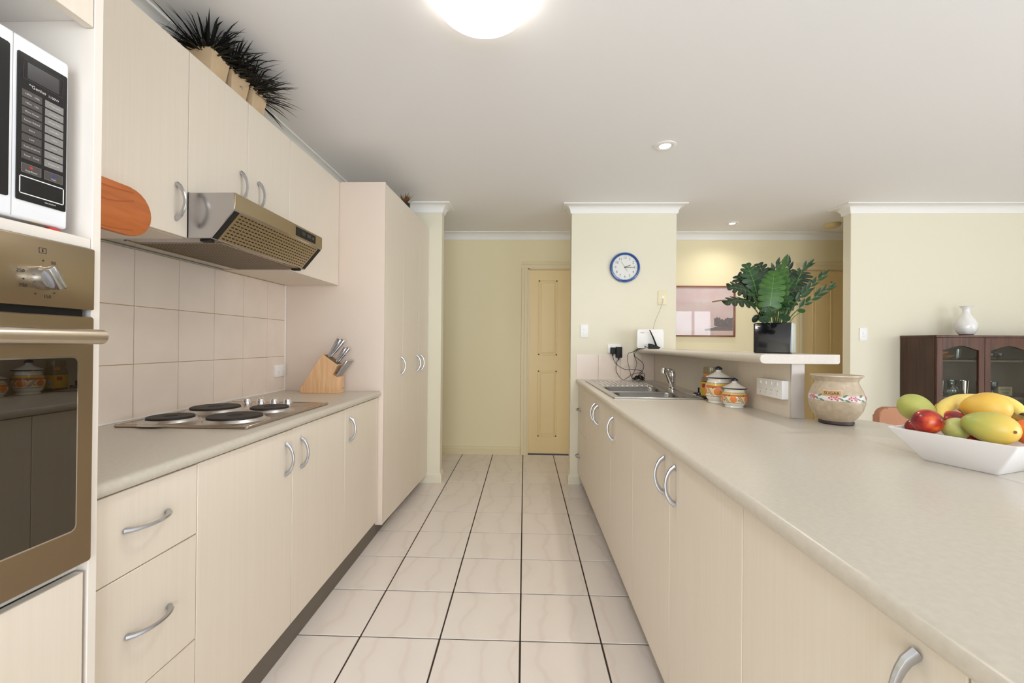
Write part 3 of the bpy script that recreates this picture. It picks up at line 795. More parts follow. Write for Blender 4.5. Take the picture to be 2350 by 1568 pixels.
# sink
sk = thing('kitchen_sink', 'stainless double-bowl sink with ribbed drainer', 'sink', (.76, 3.0, WT))
sx0, sx1, sy0, sy1 = .508, 1.022, 2.445, 3.575
z = WT + .006
bowls = [(.555, .935, 2.495, 2.735), (.555, .935, 2.785, 3.075)]
bm = bmesh.new()
ys = [sy0, 2.495, 2.735, 2.785, 3.075, sy1]; xsx = [sx0, .555, .935, sx1]
vg = {}
def V(i, j):
    if (i, j) not in vg: vg[i, j] = bm.verts.new((xsx[i], ys[j], z))
    return vg[i, j]
for i in range(3):
    for j in range(5):
        if i == 1 and j in (1, 3): continue
        bm.faces.new((V(i, j), V(i + 1, j), V(i + 1, j + 1), V(i, j + 1)))
deck = part('deck', bm, 'sink_steel', sk)
rim = bmesh.new()
for (a, b_, c, d_) in ((sx0, sx1, sy0, sy0 + .008), (sx0, sx1, sy1 - .008, sy1), (sx0, sx0 + .008, sy0, sy1), (sx1 - .008, sx1, sy0, sy1)):
    box(rim, a, b_, c, d_, WT + .0005, z + .0025, bev=.002)
part('rim', rim, 'sink_steel', sk)
for (a, b_, c, d_) in bowls:
    bb = bmesh.new(); rings = []
    for ins, dz, rad in ((0, 0, .001), (.0, -.001, .05), (.004, -.008, .05), (.012, -.13, .05), (.05, -.155, .04)):
        rings.append([bb.verts.new((p[0], p[1], z + dz)) for p in rrect(a + ins, b_ - ins, c + ins, d_ - ins, rad, 6)])
    for p, q in zip(rings, rings[1:]):
        n = len(p)
        for k in range(n): bb.faces.new((p[k], p[(k + 1) % n], q[(k + 1) % n], q[k]))
    bb.faces.new(rings[-1])
    bo = part('bowl', bb, 'bowl_steel_darkened', sk, ang=50)
    part('drain', LA([(.0, z - .1535), (.032, z - .1535), (.036, z - .150), (.040, z - .1545)], (a + b_) / 2, (c + d_) / 2, n=20, cap0=False, cap1=False), 'chrome', bo)
for k in range(11):
    x = .57 + k * .036
    part('drainer_rib', B(x, x + .013, 3.135, 3.535, z - .001, z + .0055, bev=.003, seg=2), 'chrome', sk)
# mixer tap
tx, ty = .990, 2.885
tp = thing('mixer_tap', 'chrome single-lever mixer tap standing on the sink', 'tap', (tx, ty, z))
part('body', LA([(.026, z + .0005), (.026, z + .006), (.020, z + .012), (.019, z + .085), (.021, z + .092), (.021, z + .110), (.017, z + .120), (.0, z + .123)], tx, ty, n=24, cap1=False), 'chrome', tp)
sp = smooth_path([(tx - .005, ty - .005, z + .028), (tx - .028, ty - .03, z + .068), (tx - .058, ty - .065, z + .112), (tx - .078, ty - .088, z + .138), (tx - .092, ty - .104, z + .142), (tx - .096, ty - .108, z + .134)], 5)
spo = part('spout', TU(sp, [.0155 - .0035 * k / (len(sp) - 1) for k in range(len(sp))], n=14), 'chrome', tp)
part('nozzle', LA([(.0105, z + .118), (.013, z + .120), (.0135, z + .140), (.011, z + .143)], tx - .096, ty - .108, n=16), 'chrome', spo)
lv = TU(smooth_path([(tx, ty, z + .118), (tx - .010, ty - .012, z + .130), (tx - .034, ty - .042, z + .140), (tx - .048, ty - .058, z + .137)], 4), [.019] * 4 + [.015] * 4 + [.011] * 4 + [.007], n=12, flat=.55)
part('lever', lv, 'chrome', tp)
part('hot_cold_dot', LA([(.004, 0), (.0, .0)], n=8, cap0=False, cap1=False) if False else B(tx - .0215, tx - .0175, ty - .011, ty - .005, z + .098, z + .104, bev=.001), 'red', tp)
# sink plug upside down by the jar
gx, gy = 1.045, 2.590
pg = thing('sink_plug', 'upturned chrome and dark blue sink plug lying beside the coffee jar', 'sink plug', (gx, gy, WT))
part('dish', LA([(.012, WT + .0005), (.030, WT + .004), (.038, WT + .012), (.034, WT + .015), (.026, WT + .012)], gx, gy, n=24), 'chrome', pg)
part('seal', LA([(.024, WT + .012), (.030, WT + .018), (.029, WT + .026), (.012, WT + .028)], gx, gy, n=24), 'navy_glaze', pg)
part('stem', LA([(.005, WT + .027), (.0045, WT + .046), (.006, WT + .048), (.006, WT + .053), (.003, WT + .055)], gx, gy, n=10), 'black_matte', pg)

# ================================================================== THINGS ON THE LEFT
# chopping board on the wall cabinet door
cbx = -1.1848
pts = [(1.00, 1.537), (1.225, 1.537)]
for k in range(1, 12):
    a = -PI / 2 + PI * k / 12; pts.append((1.225 + .073 * math.cos(a), 1.608 + .071 * math.sin(a)))
pts += [(1.225, 1.679), (1.00, 1.679)]
cb = thing('chopping_board', 'orange-brown wooden chopping board with a round end against the wall cabinet door', 'chopping board', (cbx, 1.15, 1.537))
part('board', PR(pts, 0, cbx, cbx + .018, bev=.003, seg=2), 'board_wood', cb)
st = bmesh.new()
for z0, dz in ((1.648, -.028), (1.556, -.012), (1.668, -.010)):
    c = [(1.02 + .027 * k, z0 + dz * math.sin(k * .33) ** 2) for k in range(10)]
    c = [p for p in c if p[0] < 1.255]
    for p, q in zip(c, c[1:]):
        flat_poly(st, [(p[0], p[1] - .0022), (q[0], q[1] - .0022), (q[0], q[1] + .0022), (p[0], p[1] + .0022)], lambda u, v: (cbx + .01825, u, v))
part('grain_streak', st, 'board_streak', cb)

# three square pots of black grass on the wall cabinets
def grass(bm, cx, cy, z, n, seed, lmin=.11, lmax=.215, ztop=ZC - .008):
    rnd = random.Random(seed)
    for k in range(n):
        a = rnd.uniform(0, 2 * PI); el = rnd.uniform(.05, 1.25) ** 1.0; Lg = rnd.uniform(lmin, lmax)
        dx, dy, dz = math.cos(a) * math.cos(el), math.sin(a) * math.cos(el), math.sin(el)
        r0 = rnd.uniform(0, .032); b = Vector((cx + r0 * math.cos(a), cy + r0 * math.sin(a), z))
        w = rnd.uniform(.0030, .0075); side = Vector((-math.sin(a), math.cos(a), 0)); droop = rnd.uniform(.0, .05)
        prev = None; nseg = 5
        for s in range(nseg + 1):
            t = s / nseg
            p = b + Vector((dx, dy, dz)) * (Lg * t) + Vector((math.cos(a), math.sin(a), 0)) * (.03 * t * t) - Vector((0, 0, droop * t * t * 2))
            p.z = min(p.z, ztop - .002 * (1 - t)); p.z = max(p.z, 2.252 if math.hypot(p.x - cx, p.y - cy) > .05 else z)
            p.x = max(p.x, -1.424)
            if p.x < -1.352 and p.z > 2.37: p.z = 2.37
            ww = w * (1 - t) ** .7 * (1 if t > .1 else .7)
            q = [bm.verts.new(p + side * ww), bm.verts.new(p - side * ww + Vector((0, 0, .0006)))] if s < nseg else [bm.verts.new(p)]
            if prev:
                if len(q) == 2: bm.faces.new((prev[0], prev[1], q[1], q[0]))
                else: bm.faces.new((prev[0], prev[1], q[0]))
            prev = q
    return bm
names = ['leftmost square birch pot of black spiky grass on the wall cabinets', 'middle square birch pot of black spiky grass on the wall cabinets', 'rightmost square birch pot of black spiky grass on the wall cabinets']
for k, cy in enumerate((1.640, 1.765, 1.890)):
    cx = -1.258; zb = 2.2455; zt = zb + .104
    g = thing('potted_grass', names[k], 'potted plant', (cx, cy, zb), 'three pots of black grass')
    p = bmesh.new(); ro = Matrix.Rotation([.04, -.05, .03][k], 3, 'Z'); rings = []
    for h, z in ((.040, zb), (.054, zt), (.049, zt), (.046, zt - .012)):
        rings.append([p.verts.new(Vector((cx, cy, 0)) + ro @ Vector((a * h, b * h, z))) for a, b in ((-1, -1), (1, -1), (1, 1), (-1, 1))])
    for a, b in zip(rings, rings[1:]):
        for i in range(4): p.faces.new((a[i], a[(i + 1) % 4], b[(i + 1) % 4], b[i]))
    p.faces.new(rings[0][::-1]); p.faces.new(rings[-1])
    part('pot', p, 'pot_birch', g)
    part('grass_blades', grass(bmesh.new(), cx, cy, zt - .012, 190, 11 + k), 'grass_black', g)['kind'] = 'stuff'
# little dried succulent on the pantry
sx, sy, sz = -.958, 3.36, 2.2455
g = thing('potted_succulent', 'small brown spiky succulent in a dark pot on top of the pantry', 'potted plant', (sx, sy, sz))
part('pot', LA([(.030, sz), (.040, sz + .06), (.041, sz + .085), (.036, sz + .085), (.034, sz + .078)], sx, sy, n=20), 'pot_black', g)
lf = bmesh.new(); rnd = random.Random(3)
for k in range(34):
    a = rnd.uniform(0, 2 * PI); el = rnd.uniform(.2, 1.45); Lg = rnd.uniform(.050, .090)
    b = Vector((sx + .012 * math.cos(a), sy + .012 * math.sin(a), sz + .085)); d = Vector((math.cos(a) * math.cos(el), math.sin(a) * math.cos(el), math.sin(el)))
    s = Vector((-math.sin(a), math.cos(a), 0)) * .0055; m_ = b + d * Lg * .45
    u = d.cross(s).normalized() * .002
    v = [lf.verts.new(q) for q in (b - s * .6, b + s * .6, m_ + s + u, b + d * Lg + Vector((0, 0, .006)), m_ - s + u)]
    lf.faces.new(v)
part('spiky_leaves', lf, 'succulent_brown', g)

# knife block with its knives
kb = thing('knife_block', 'light wooden knife block with a stepped front at the end of the worktop', 'knife block', (-1.2, 2.56, WT))
ky0, ky1 = 2.525, 2.615
prof = [(-1.335, WT), (-1.115, WT), (-1.115, WT + .098), (-1.148, WT + .112), (-1.118, WT + .168), (-1.212, WT + .236), (-1.352, WT + .018)]
blk = part('block', PR(prof, 1, ky0, ky1, bev=.002), 'block_wood', kb)
slope = Vector((-1.212 + 1.118, 0, .236 - .168)).normalized()
nrm = Vector((.585, 0, .811))
def face_pt(t, y, h=0): p = Vector((-1.118, y, WT + .168)) + Vector((-.094, 0, .068)) * t + nrm * h; return p
inset = bmesh.new()
vs = [inset.verts.new(face_pt(t, y, .0004)) for t, y in ((.10, ky0 + .010), (.92, ky0 + .010), (.92, ky1 - .010), (.10, ky1 - .010))]; inset.faces.new(vs)
part('dark_inset', inset, 'block_wood_dark', blk)
lg = bmesh.new()
for a in ((-.010, .010, -.009, -.007), (-.010, .010, .001, .009)): flat_poly(lg, [(a[0], a[2]), (a[1], a[2]), (a[1], a[3]), (a[0], a[3])], lambda u, v: (-1.1147, ky1 - .018 + u, WT + .022 + v))
part('maker_mark', lg, 'slot_grey', blk)
def knife(base, direction, length, w, label, group):
    d = Vector(direction).normalized(); b = Vector(base); s = d.cross(Vector((0, 1, 0))).normalized()
    k = thing('kitchen_knife', label, 'knife', b, group)
    h = bmesh.new(); rings = []
    for t, ww, th in ((.00, .62, .0065), (.06, .66, .0075), (.10, .60, .0070), (.35, .80, .0075), (.70, 1.0, .0085), (.97, 1.06, .009), (1.0, .95, .008)):
        c = b + d * (length * t); ring = []
        for i in range(12):
            a = 2 * PI * i / 12; ring.append(h.verts.new(c + s * (w * ww * math.cos(a)) + Vector((0, 1, 0)) * (th * math.sin(a))))
        rings.append(ring)
    for p, q in zip(rings, rings[1:]):
        for i in range(12): h.faces.new((p[i], p[(i + 1) % 12], q[(i + 1) % 12], q[i]))
    h.faces.new(rings[0][::-1]); h.faces.new(rings[-1])
    part('handle', h, 'handle_metal', k)
kd = Vector((.53, .06, .85))
knife(face_pt(.70, ky0 + .022, .001), (.53, -.02, .85), .128, .0165, 'wide steel chef knife handle highest at the front of the knife block', 'knives in the block')
knife(face_pt(.72, ky0 + .052, .001), (.56, .12, .80), .128, .0145, 'steel knife handle right behind the highest one in the knife block', 'knives in the block')
knife(face_pt(.26, ky0 + .030, .001), (.55, .02, .84), .104, .0125, 'lower steel paring knife handle at the front of the knife block', 'knives in the block')
knife(face_pt(.26, ky0 + .060, .001), (.58, .10, .82), .106, .0125, 'lower steel paring knife handle at the back of the knife block', 'knives in the block')
SK = ['front-most', 'second from the front', 'third from the front', 'third from the back', 'second from the back', 'rear-most']
for k in range(6):
    knife((-1.1275, ky0 + .010 + k * .0140, WT + .1045), (.55, .05 + .01 * k, .84), .112, .0088, SK[k] + ' slim steak knife of the low front row in the knife block', 'six steak knives')

# double power outlet on the tiles
def outlet(name, label, origin, right, up_, w, h, n, rows2=True, depth=.012, frame='white_plastic', group=None):
    o = Vector(origin); r = Vector(right); u = Vector(up_); nn = r.cross(u).normalized()
    t = thing(name, label, 'power outlet', o, group)
    def at(a, b, c): return o + r * a + u * b + nn * c
    def slab3(bm, a0, a1, b0, b1, c0, c1, bev=0):
        q = bmesh.new(); bmesh.ops.create_cube(q, size=1)
        for v in q.verts: v.co = at(a0 + (v.co.x + .5) * (a1 - a0), b0 + (v.co.y + .5) * (b1 - b0), c0 + (v.co.z + .5) * (c1 - c0))
        if bev: bmesh.ops.bevel(q, geom=list(q.edges), offset=bev, segments=2, affect='EDGES', profile=.5)
        add_bm(bm, q); return bm
    plate = part('plate', slab3(bmesh.new(), -w / 2, w / 2, -h / 2, h / 2, 0.0003, depth, .002), frame, t)
    for k in range(n):
        a = (k - (n - 1) / 2) * (w * .86 / n)
        sl_ = bmesh.new(); b0 = -h * .16
        for (da, db, ang) in ((-.0055, .005, .5), (.0055, .005, -.5), (0, -.009, 0)):
            q = []
            for (i, j) in ((-.001, -.0042), (.001, -.0042), (.001, .0042), (-.001, .0042)):
                q.append(sl_.verts.new(at(a + da + i * math.cos(ang) - j * math.sin(ang), b0 + db + i * math.sin(ang) + j * math.cos(ang), depth + .0003)))
            sl_.faces.new(q)
        part('socket_slots', sl_, 'slot_grey', plate)
        part('rocker_switch', slab3(bmesh.new(), a - .0055, a + .0055, h * .20, h * .20 + .014, depth - .001, depth + .003, .0012), frame, plate)
    return t, at, slab3
outlet('power_outlet', 'white double power outlet on the splashback tiles by the corner', (-1.523, 2.612, 1.047), (0, 1, 0), (0, 0, 1), .112, .074, 2)

# ================================================================== THINGS ON THE RIGHT
FY = MY                         # face of the clock pier
outlet('power_outlet', 'white double power outlet with two black adapters plugged in', (.784, FY, 1.190), (1, 0, 0), (0, 0, 1), .114, .074, 2)
t4, at4, sl4 = outlet('power_outlet', 'white four-gang power outlet box on the low wall beside the canisters', (1.1358, 1.968, 1.036), (0, -1, 0), (0, 0, 1), .200, .080, 4, depth=.030)
def adapter(label, x0, x1, z0, z1, d):
    y = FY - .0152
    a = thing('power_adapter', label, 'adapter', ((x0 + x1) / 2, y, z0))
    part('body', B(x0, x1, y - d, y, z0, z1, bev=.004, seg=2), 'rubber_black', a)
    part('strain_relief', LA([(.0045, z0 - .018), (.006, z0 + .001)], (x0 + x1) / 2, y - d * .5, n=10), 'rubber_black', a)
    return (x0 + x1) / 2, y - d * .5, z0 - .018
c1 = adapter('smaller black plug adapter on the left of the wall outlet', .748, .788, 1.144, 1.200, .034)
c2 = adapter('longer black power adapter on the right of the wall outlet', .794, .845, 1.112, 1.206, .040)
def cable(name, label, pts, r=.0022, m='rubber_black', group=None):
    p = smooth_path(pts, 6); return solo(name, TU(p, r, n=6), m, Vector(p[0]), label, 'cable', group)
yb_ = FY - .045
def wp(px, py, y): return tuple(aty(px, py, y))
GC = 'cables tangled behind the sink'
cable('power_cable', 'thin black cable dropping from the smaller adapter to the tangle', [c1, wp(1408, 825, yb_), wp(1416, 837, yb_ - .01), wp(1434, 848, yb_ - .02), wp(1452, 848, yb_ - .03), wp(1470, 851, yb_ - .04), wp(1474, 856, yb_ - .03), wp(1466, 862, yb_ - .03), wp(1456, 866, yb_ - .02)], group=GC)
cable('power_cable', 'thin black cable looping from the longer adapter along the bench', [c2, wp(1415, 832, yb_), wp(1414, 850, yb_), wp(1420, 863, yb_ - .01), (.85, yb_ - .03, WT + .004), wp(1440, 867, yb_ - .03), wp(1452, 859, yb_ - .03), wp(1466, 856, yb_ - .02), wp(1478, 858, yb_ - .02), wp(1479, 865, yb_ - .01)], group=GC)
cable('power_cable', 'thin black cable hanging over the bar edge into the tangle, outermost', [(.958, 3.62, 1.1955), wp(1452, 808, 3.66), wp(1442, 812, 3.66), wp(1440, 826, 3.66), wp(1444, 845, 3.67), wp(1448, 862, 3.68), wp(1452, 870, 3.68)], group=GC)
cable('power_cable', 'thin black cable hanging over the bar edge into the tangle, middle', [(.965, 3.60, 1.1955), wp(1456, 807, 3.63), wp(1455, 815, 3.63), wp(1460, 828, 3.64), wp(1461, 838, 3.66), wp(1456, 852, 3.68), wp(1450, 866, 3.69)], group=GC)
cable('power_cable', 'thin black cable hanging over the bar edge into the tangle, innermost', [(.97, 3.58, 1.1955), wp(1459, 808, 3.61), wp(1457, 818, 3.61), wp(1474, 832, 3.62), wp(1477, 845, 3.64), wp(1470, 855, 3.67), wp(1462, 866, 3.69)], group=GC)
rnd = random.Random(5); pts = []
cc = Vector(((aty(1465, 862, 3.70)).x, 3.70, WT + .022))
for k in range(46):
    a = k * 1.05 + rnd.uniform(-.2, .2); rr = rnd.uniform(.018, .046)
    pts.append((cc.x + rr * 1.15 * math.cos(a), cc.y + rr * .55 * math.sin(a), max(WT + .0035, cc.z + .018 * math.sin(a * 1.7 + k * .3) + rnd.uniform(-.008, .008))))
cable('cable_coil', 'bundled coil of thin black cable on the bench by the tiles', pts, r=.0020, group=GC)

# wall plates
def switch_plate(label, x, y, z, w=.066, h=.112, round_=False):
    t = thing('light_switch', label, 'light switch', (x, y, z))
    pl = part('plate', B(x - w / 2, x + w / 2, y - .009, y - .0003, z - h / 2, z + h / 2, bev=.002, seg=2), 'white_plastic', t)
    for dz, r in (((.014, .009), (-.018, .011)) if not round_ else ((.014, .008), (-.012, .013))):
        b = LA([(r, 0), (r, .002), (r * .8, .004), (.0, .0042)], n=16, cap0=False, cap1=False)
        for v in b.verts: v.co = Vector((x + v.co.x, y - .009 - v.co.z, z + dz + v.co.y))
        part('button', b, 'white_plastic', pl)
switch_plate('white two-button light switch left of the wall outlet under the clock', .523, FY, 1.342)
switch_plate('white light switch with round knob on the dining wall', 2.916, FY, 1.332, round_=True)
ph = thing('wall_socket', 'cream wall plate with a thin phone cable plugged in', 'wall plate', (1.200, FY, 1.636))
pp = part('plate', B(1.163, 1.238, FY - .007, FY - .0003, 1.576, 1.698, bev=.002, seg=2), 'cream_plastic', ph)
part('jack', B(1.190, 1.212, FY - .011, FY - .006, 1.625, 1.655, bev=.0015), 'white_plastic', pp)
cable('phone_cable', 'thin grey cable running from the cream wall plate down to the router', [(1.201, FY - .013, 1.632), (1.195, FY - .03, 1.60), (1.165, FY - .04, 1.52), (1.125, FY - .05, 1.43), (1.098, FY - .08, 1.345)], r=.0016, m='slot_grey')

# clock
kx, kz, kr = .8715, 1.901, .131
ck_ = thing('wall_clock', 'round blue-rimmed wall clock on the pier', 'clock', (kx, FY, kz - kr))
def wallpt(u, v, d): return (kx + u, FY - d, kz + v)
def ring_on_wall(prof, n=48, cap0=False, cap1=False):
    b = LA(prof, n=n, cap0=cap0, cap1=cap1)
    for v in b.verts: v.co = Vector(wallpt(v.co.x, v.co.y, v.co.z))
    return b
part('rim', ring_on_wall([(kr - .004, .0005), (kr, .006), (kr, .018), (kr - .006, .028), (kr - .016, .030), (kr - .021, .024), (kr - .022, .014)]), 'clock_blue', ck_)
fc = part('dial', ring_on_wall([(kr - .020, .002), (kr - .020, .015), (.0, .015)]), 'clock_face', ck_)
nb = bmesh.new(); tk = bmesh.new(); R1 = .082
for n in range(1, 13):
    a = PI / 2 - n * PI / 6; text(nb, str(n), .030, lambda u, v, a=a: wallpt(R1 * math.cos(a) + u, R1 * math.sin(a) + v, .0154))
for n in range(60):
    a = n * PI / 30; s = .0024 if n % 5 == 0 else .0011
    flat_poly(tk, disc_poly(.104 * math.cos(a), .104 * math.sin(a), s, 6), lambda u, v: wallpt(u, v, .0154))
part('numerals', nb, 'clock_ink', fc); part('minute_marks', tk, 'clock_ink', fc)
def hand(name, ang, L0, L1, w, d, m):
    b = bmesh.new(); a = PI / 2 - math.radians(ang); c, s = math.cos(a), math.sin(a)
    for x0, x1, w0, w1 in ((-L0, L1, w, w * .7),):
        vs = []
        for dd in (d, d + .001):
            for (t, q) in ((x0, -w0), (x1, -w1), (x1, w1), (x0, w0)): vs.append(b.verts.new(wallpt(t * c - q * s, t * s + q * c, dd)))
        for f in ((0, 1, 2, 3), (7, 6, 5, 4), (0, 4, 5, 1), (1, 5, 6, 2), (2, 6, 7, 3), (3, 7, 4, 0)): b.faces.new([vs[i] for i in f])
    part(name, b, m, ck_)
hand('hour_hand', 67, .0, .052, .0028, .0165, 'clock_ink_dark'); hand('minute_hand', 90, .0, .083, .0020, .018, 'clock_ink_dark'); hand('second_hand', 328, .042, .062, .0008, .0195, 'clock_ink')
part('hub', ring_on_wall([(.006, .0155), (.006, .021), (.0, .021)], n=16), 'clock_ink', ck_)
part('glass', ring_on_wall([(kr - .020, .0245), (.0, .0255)], n=40), 'pane_clear', ck_)

# modem router with its antenna dock
ro = thing('wifi_router', 'white upright modem router on the breakfast bar against the pier', 'router', (1.05, 3.62, 1.1925))
ry = 3.60
rb = part('body', PR(rrect(.942, 1.160, 1.1930, 1.356, .016, 6), 1, ry, ry + .032, bev=.004, seg=2), 'white_plastic', ro)
lt = bmesh.new(); text(lt, 'dodo', .016, lambda u, v: (.985 + u, ry - .0004, 1.328 + v)); part('lettering', lt, 'letter_dark', rb)['kind'] = 'stuff'
ld = bmesh.new()
for k in range(9): flat_poly(ld, disc_poly(1.012 + k * .012, 1.329, .0013, 6), lambda u, v: (u, ry - .0004, v))
part('status_lights', ld, 'slot_grey', rb)
an = thing('antenna_dock', 'black wedge-shaped dock with a slanted antenna in front of the router', 'antenna', (1.08, 3.575, 1.1925))
part('wedge', PR([(1.030, 1.1930), (1.104, 1.1930), (1.120, 1.204), (1.075, 1.226), (1.028, 1.236)], 1, 3.545, 3.592, bev=.002), 'black_matte', an)
part('antenna', TU([(1.092, 3.570, 1.216), (1.066, 3.572, 1.285), (1.036, 3.574, 1.350)], [.0110, .0095, .0065], n=10, flat=.6), 'black_matte', an)
cable('power_cable', 'short black cable loop lying beside the antenna dock on the bar', [(1.028, 3.560, 1.1955), (1.005, 3.548, 1.207), (.99, 3.552, 1.214), (1.0, 3.565, 1.200), (.975, 3.570, 1.1955), (.955, 3.60, 1.1955)], group=GC)

# coffee jar
jx, jy = 1.075, 2.500
jr = thing('coffee_jar', 'open glass coffee jar with yellow label by the big canister', 'jar', (jx, jy, WT))
jb = [(.044, WT + .0005), (.050, WT + .006), (.051, WT + .105), (.046, WT + .128), (.041, WT + .142), (.041, WT + .150), (.0425, WT + .153), (.041, WT + .157), (.0425, WT + .162), (.041, WT + .167), (.0425, WT + .174), (.041, WT + .183)]
part('glass_body', LA(jb, jx, jy, n=36, cap1=False), 'glass_jar', jr)
part('coffee_granules', LA([(.042, WT + .003), (.0475, WT + .008), (.0475, WT + .022), (.0, WT + .024)], jx, jy, n=28, cap1=False), 'coffee', jr)
lb = part('label', LA([(.0515, WT + .020), (.0515, WT + .098)], jx, jy, n=36, cap0=False, cap1=False), 'label_yellow', jr)
def on_cyl(r, cx, cy, a0, z0): return lambda u, v: (cx + (r) * math.cos(a0 + u / r), cy + r * math.sin(a0 + u / r), z0 + v)
fc_ = math.atan2(-jy, -jx)
def patch(r, cx, cy, a0, z0, u0, u1, v0, v1, n=5):
    b = bmesh.new(); f = on_cyl(r, cx, cy, a0, z0)
    for k in range(n):
        p, q = u0 + (u1 - u0) * k / n, u0 + (u1 - u0) * (k + 1) / n; flat_poly(b, [(p, v0), (q, v0), (q, v1), (p, v1)], f)
    return b
part('barcode_patch', patch(.0520, jx, jy, fc_, WT + .05, -.004, .012, -.022, .018), 'paper_white', lb)
bc = bmesh.new()
for k in range(9):
    u = -.002 + k * .0014; f = on_cyl(.0523, jx, jy, fc_, WT + .05); flat_poly(bc, [(u, -.018), (u + .0006, -.018), (u + .0006, .014), (u, .014)], f)
part('barcode', bc, 'blue', lb)
part('red_badge', patch(.0520, jx, jy, fc_ - .75, WT + .078, -.012, .012, -.012, .010), 'label_red', lb)
part('neck_sticker', patch(.0480, jx, jy, fc_ - .55, WT + .135, -.012, .012, -.008, .012), 'label_orange', jr)

# painted canisters
def canister(label, cx, cy, s, hb_):
    """s scales the pot, hb_ the body height"""
    t = thing('ceramic_canister', label, 'canister', (cx, cy, WT), 'painted orange canisters')
    H = hb_; z = lambda f: WT + .0005 + f * H
    P = [(.72, .0), (.74, .035), (.70, .085), (.84, .17), (.97, .32), (1.0, .46), (.99, .60), (.93, .74), (.82, .85), (.76, .93), (.80, 1.0)]
    part('body', LA([(.068 * s * r, z(h)) for r, h in P], cx, cy, n=44), 'white_glaze', t)
    def R(f):
        for (r0, h0), (r1, h1) in zip(P, P[1:]):
            if h0 <= f <= h1: return .068 * s * (r0 + (r1 - r0) * (f - h0) / (h1 - h0))
        return .068 * s
    def band(name, f0, f1, m, off=.0006):
        n = 4; part(name, LA([(R(f0 + (f1 - f0) * k / n) + off, z(f0 + (f1 - f0) * k / n)) for k in range(n + 1)], cx, cy, n=44, cap0=False, cap1=False), m, t)
    band('cream_band', .30, .66, 'peach_glaze', .0004); band('yellow_band', .70, .80, 'yellow_glaze'); band('red_band', .62, .69, 'red_glaze')
    for f in (.28, .695, .81): band('line_band', f, f + .014, 'teal_glaze', .0009)
    a0 = math.atan2(-cy, -cx)
    def onp(aa, f0, off): return lambda u, v: (cx + (R(f0 + v / H) + off) * math.cos(a0 + aa + u / (.068 * s)), cy + (R(f0 + v / H) + off) * math.sin(a0 + aa + u / (.068 * s)), z(f0) + v)
    for aa in (-2.35, -1.2, -.05, 1.1, 2.25, 3.4):
        b = bmesh.new(); rr = .0185 * s; f = onp(aa, .475, .0013); c = b.verts.new(f(0, 0))
        rg = [b.verts.new(f(rr * math.cos(k * PI / 8), rr * math.sin(k * PI / 8))) for k in range(16)]
        for k in range(16): b.faces.new((c, rg[k], rg[(k + 1) % 16]))
        part('orange_motif', b, 'orange_glaze', t)
        b = bmesh.new(); f = onp(aa + .57, .475, .0015)
        for off in (-.004, .004):
            q = [((-.020 + .040 * k / 8) * s + off, .020 * s * math.cos(PI * k / 8)) for k in range(9)]
            for p0, p1 in zip(q, q[1:]): flat_poly(b, [(p0[0] - .0013, p0[1]), (p1[0] - .0013, p1[1]), (p1[0] + .0013, p1[1]), (p0[0] + .0013, p0[1])], f)
        part('vine_motif', b, 'teal_glaze', t)
        b = bmesh.new()
        for du, dv in ((.014, .014), (-.013, -.013)): flat_poly(b, [(du * s, dv * s), (du * s + .006, dv * s + .007), (du * s - .001, dv * s + .010)], f)
        part('leaf_motif', b, 'leafgreen_glaze', t)
    zl = z(1.0)
    lid = part('lid', LA([(.066 * s, zl + .0003), (.068 * s, zl + .004 * s), (.050 * s, zl + .014 * s), (.028 * s, zl + .026 * s), (.014 * s, zl + .036 * s), (.012 * s, zl + .044 * s)], cx, cy, n=36), 'white_glaze', t)
    part('lid_edge', LA([(.0665 * s, zl + .0001), (.0695 * s, zl + .003 * s), (.0655 * s, zl + .0065 * s)], cx, cy, n=36, cap0=False, cap1=False), 'navy_glaze', lid)
    part('lid_knob', LA([(.012 * s, zl + .043 * s), (.020 * s, zl + .047 * s), (.019 * s, zl + .054 * s), (.010 * s, zl + .061 * s), (.0, zl + .064 * s)], cx, cy, n=20, cap1=False), 'navy_glaze', lid)
canister('larger painted canister with oranges between the coffee jar and the smaller canister', 1.045, 2.332, 1.0, .132)
canister('smaller painted canister with oranges nearest the four-gang outlet', 1.052, 2.172, .86, .092)

# sugar crock
ux, uy = 1.250, 1.750
sg = thing('sugar_crock', 'round speckled stoneware crock lettered SUGAR', 'crock', (ux, uy, WT))
SP = [(.056, WT + .014), (.070, WT + .030), (.085, WT + .055), (.0935, WT + .085), (.0925, WT + .110), (.085, WT + .135), (.074, WT + .158), (.0705, WT + .170), (.076, WT + .180), (.0875, WT + .191), (.087, WT + .195)]
part('body', LA(SP, ux, uy, n=56, cap1=False), 'stoneware', sg)
part('inside', LA([(.087, WT + .195), (.081, WT + .1935), (.068, WT + .178), (.066, WT + .170), (.079, WT + .135), (.086, WT + .10), (.064, WT + .03), (.0, WT + .025)], ux, uy, n=40, cap0=False, cap1=False), 'stoneware_in', sg)
part('foot', LA([(.056, WT + .0005), (.059, WT + .004), (.059, WT + .010), (.056, WT + .015)], ux, uy, n=40), 'stone_foot', sg)
def RS(zz):
    for (r0, z0), (r1, z1) in zip(SP, SP[1:]):
        if z0 <= zz <= z1: return r0 + (r1 - r0) * (zz - z0) / (z1 - z0)
    return .11
part('glazed_band', LA([(RS(WT + .098 + .005 * k) + .0006, WT + .098 + .005 * k) for k in range(5)], ux, uy, n=56, cap0=False, cap1=False), 'stone_band', sg)
af = math.atan2(-uy, -ux)
def onS(a_off, zc, off): return lambda u, v: (ux + (RS(zc + v) + off) * math.cos(af + a_off + u / .0925), uy + (RS(zc + v) + off) * math.sin(af + a_off + u / .0925), zc + v)
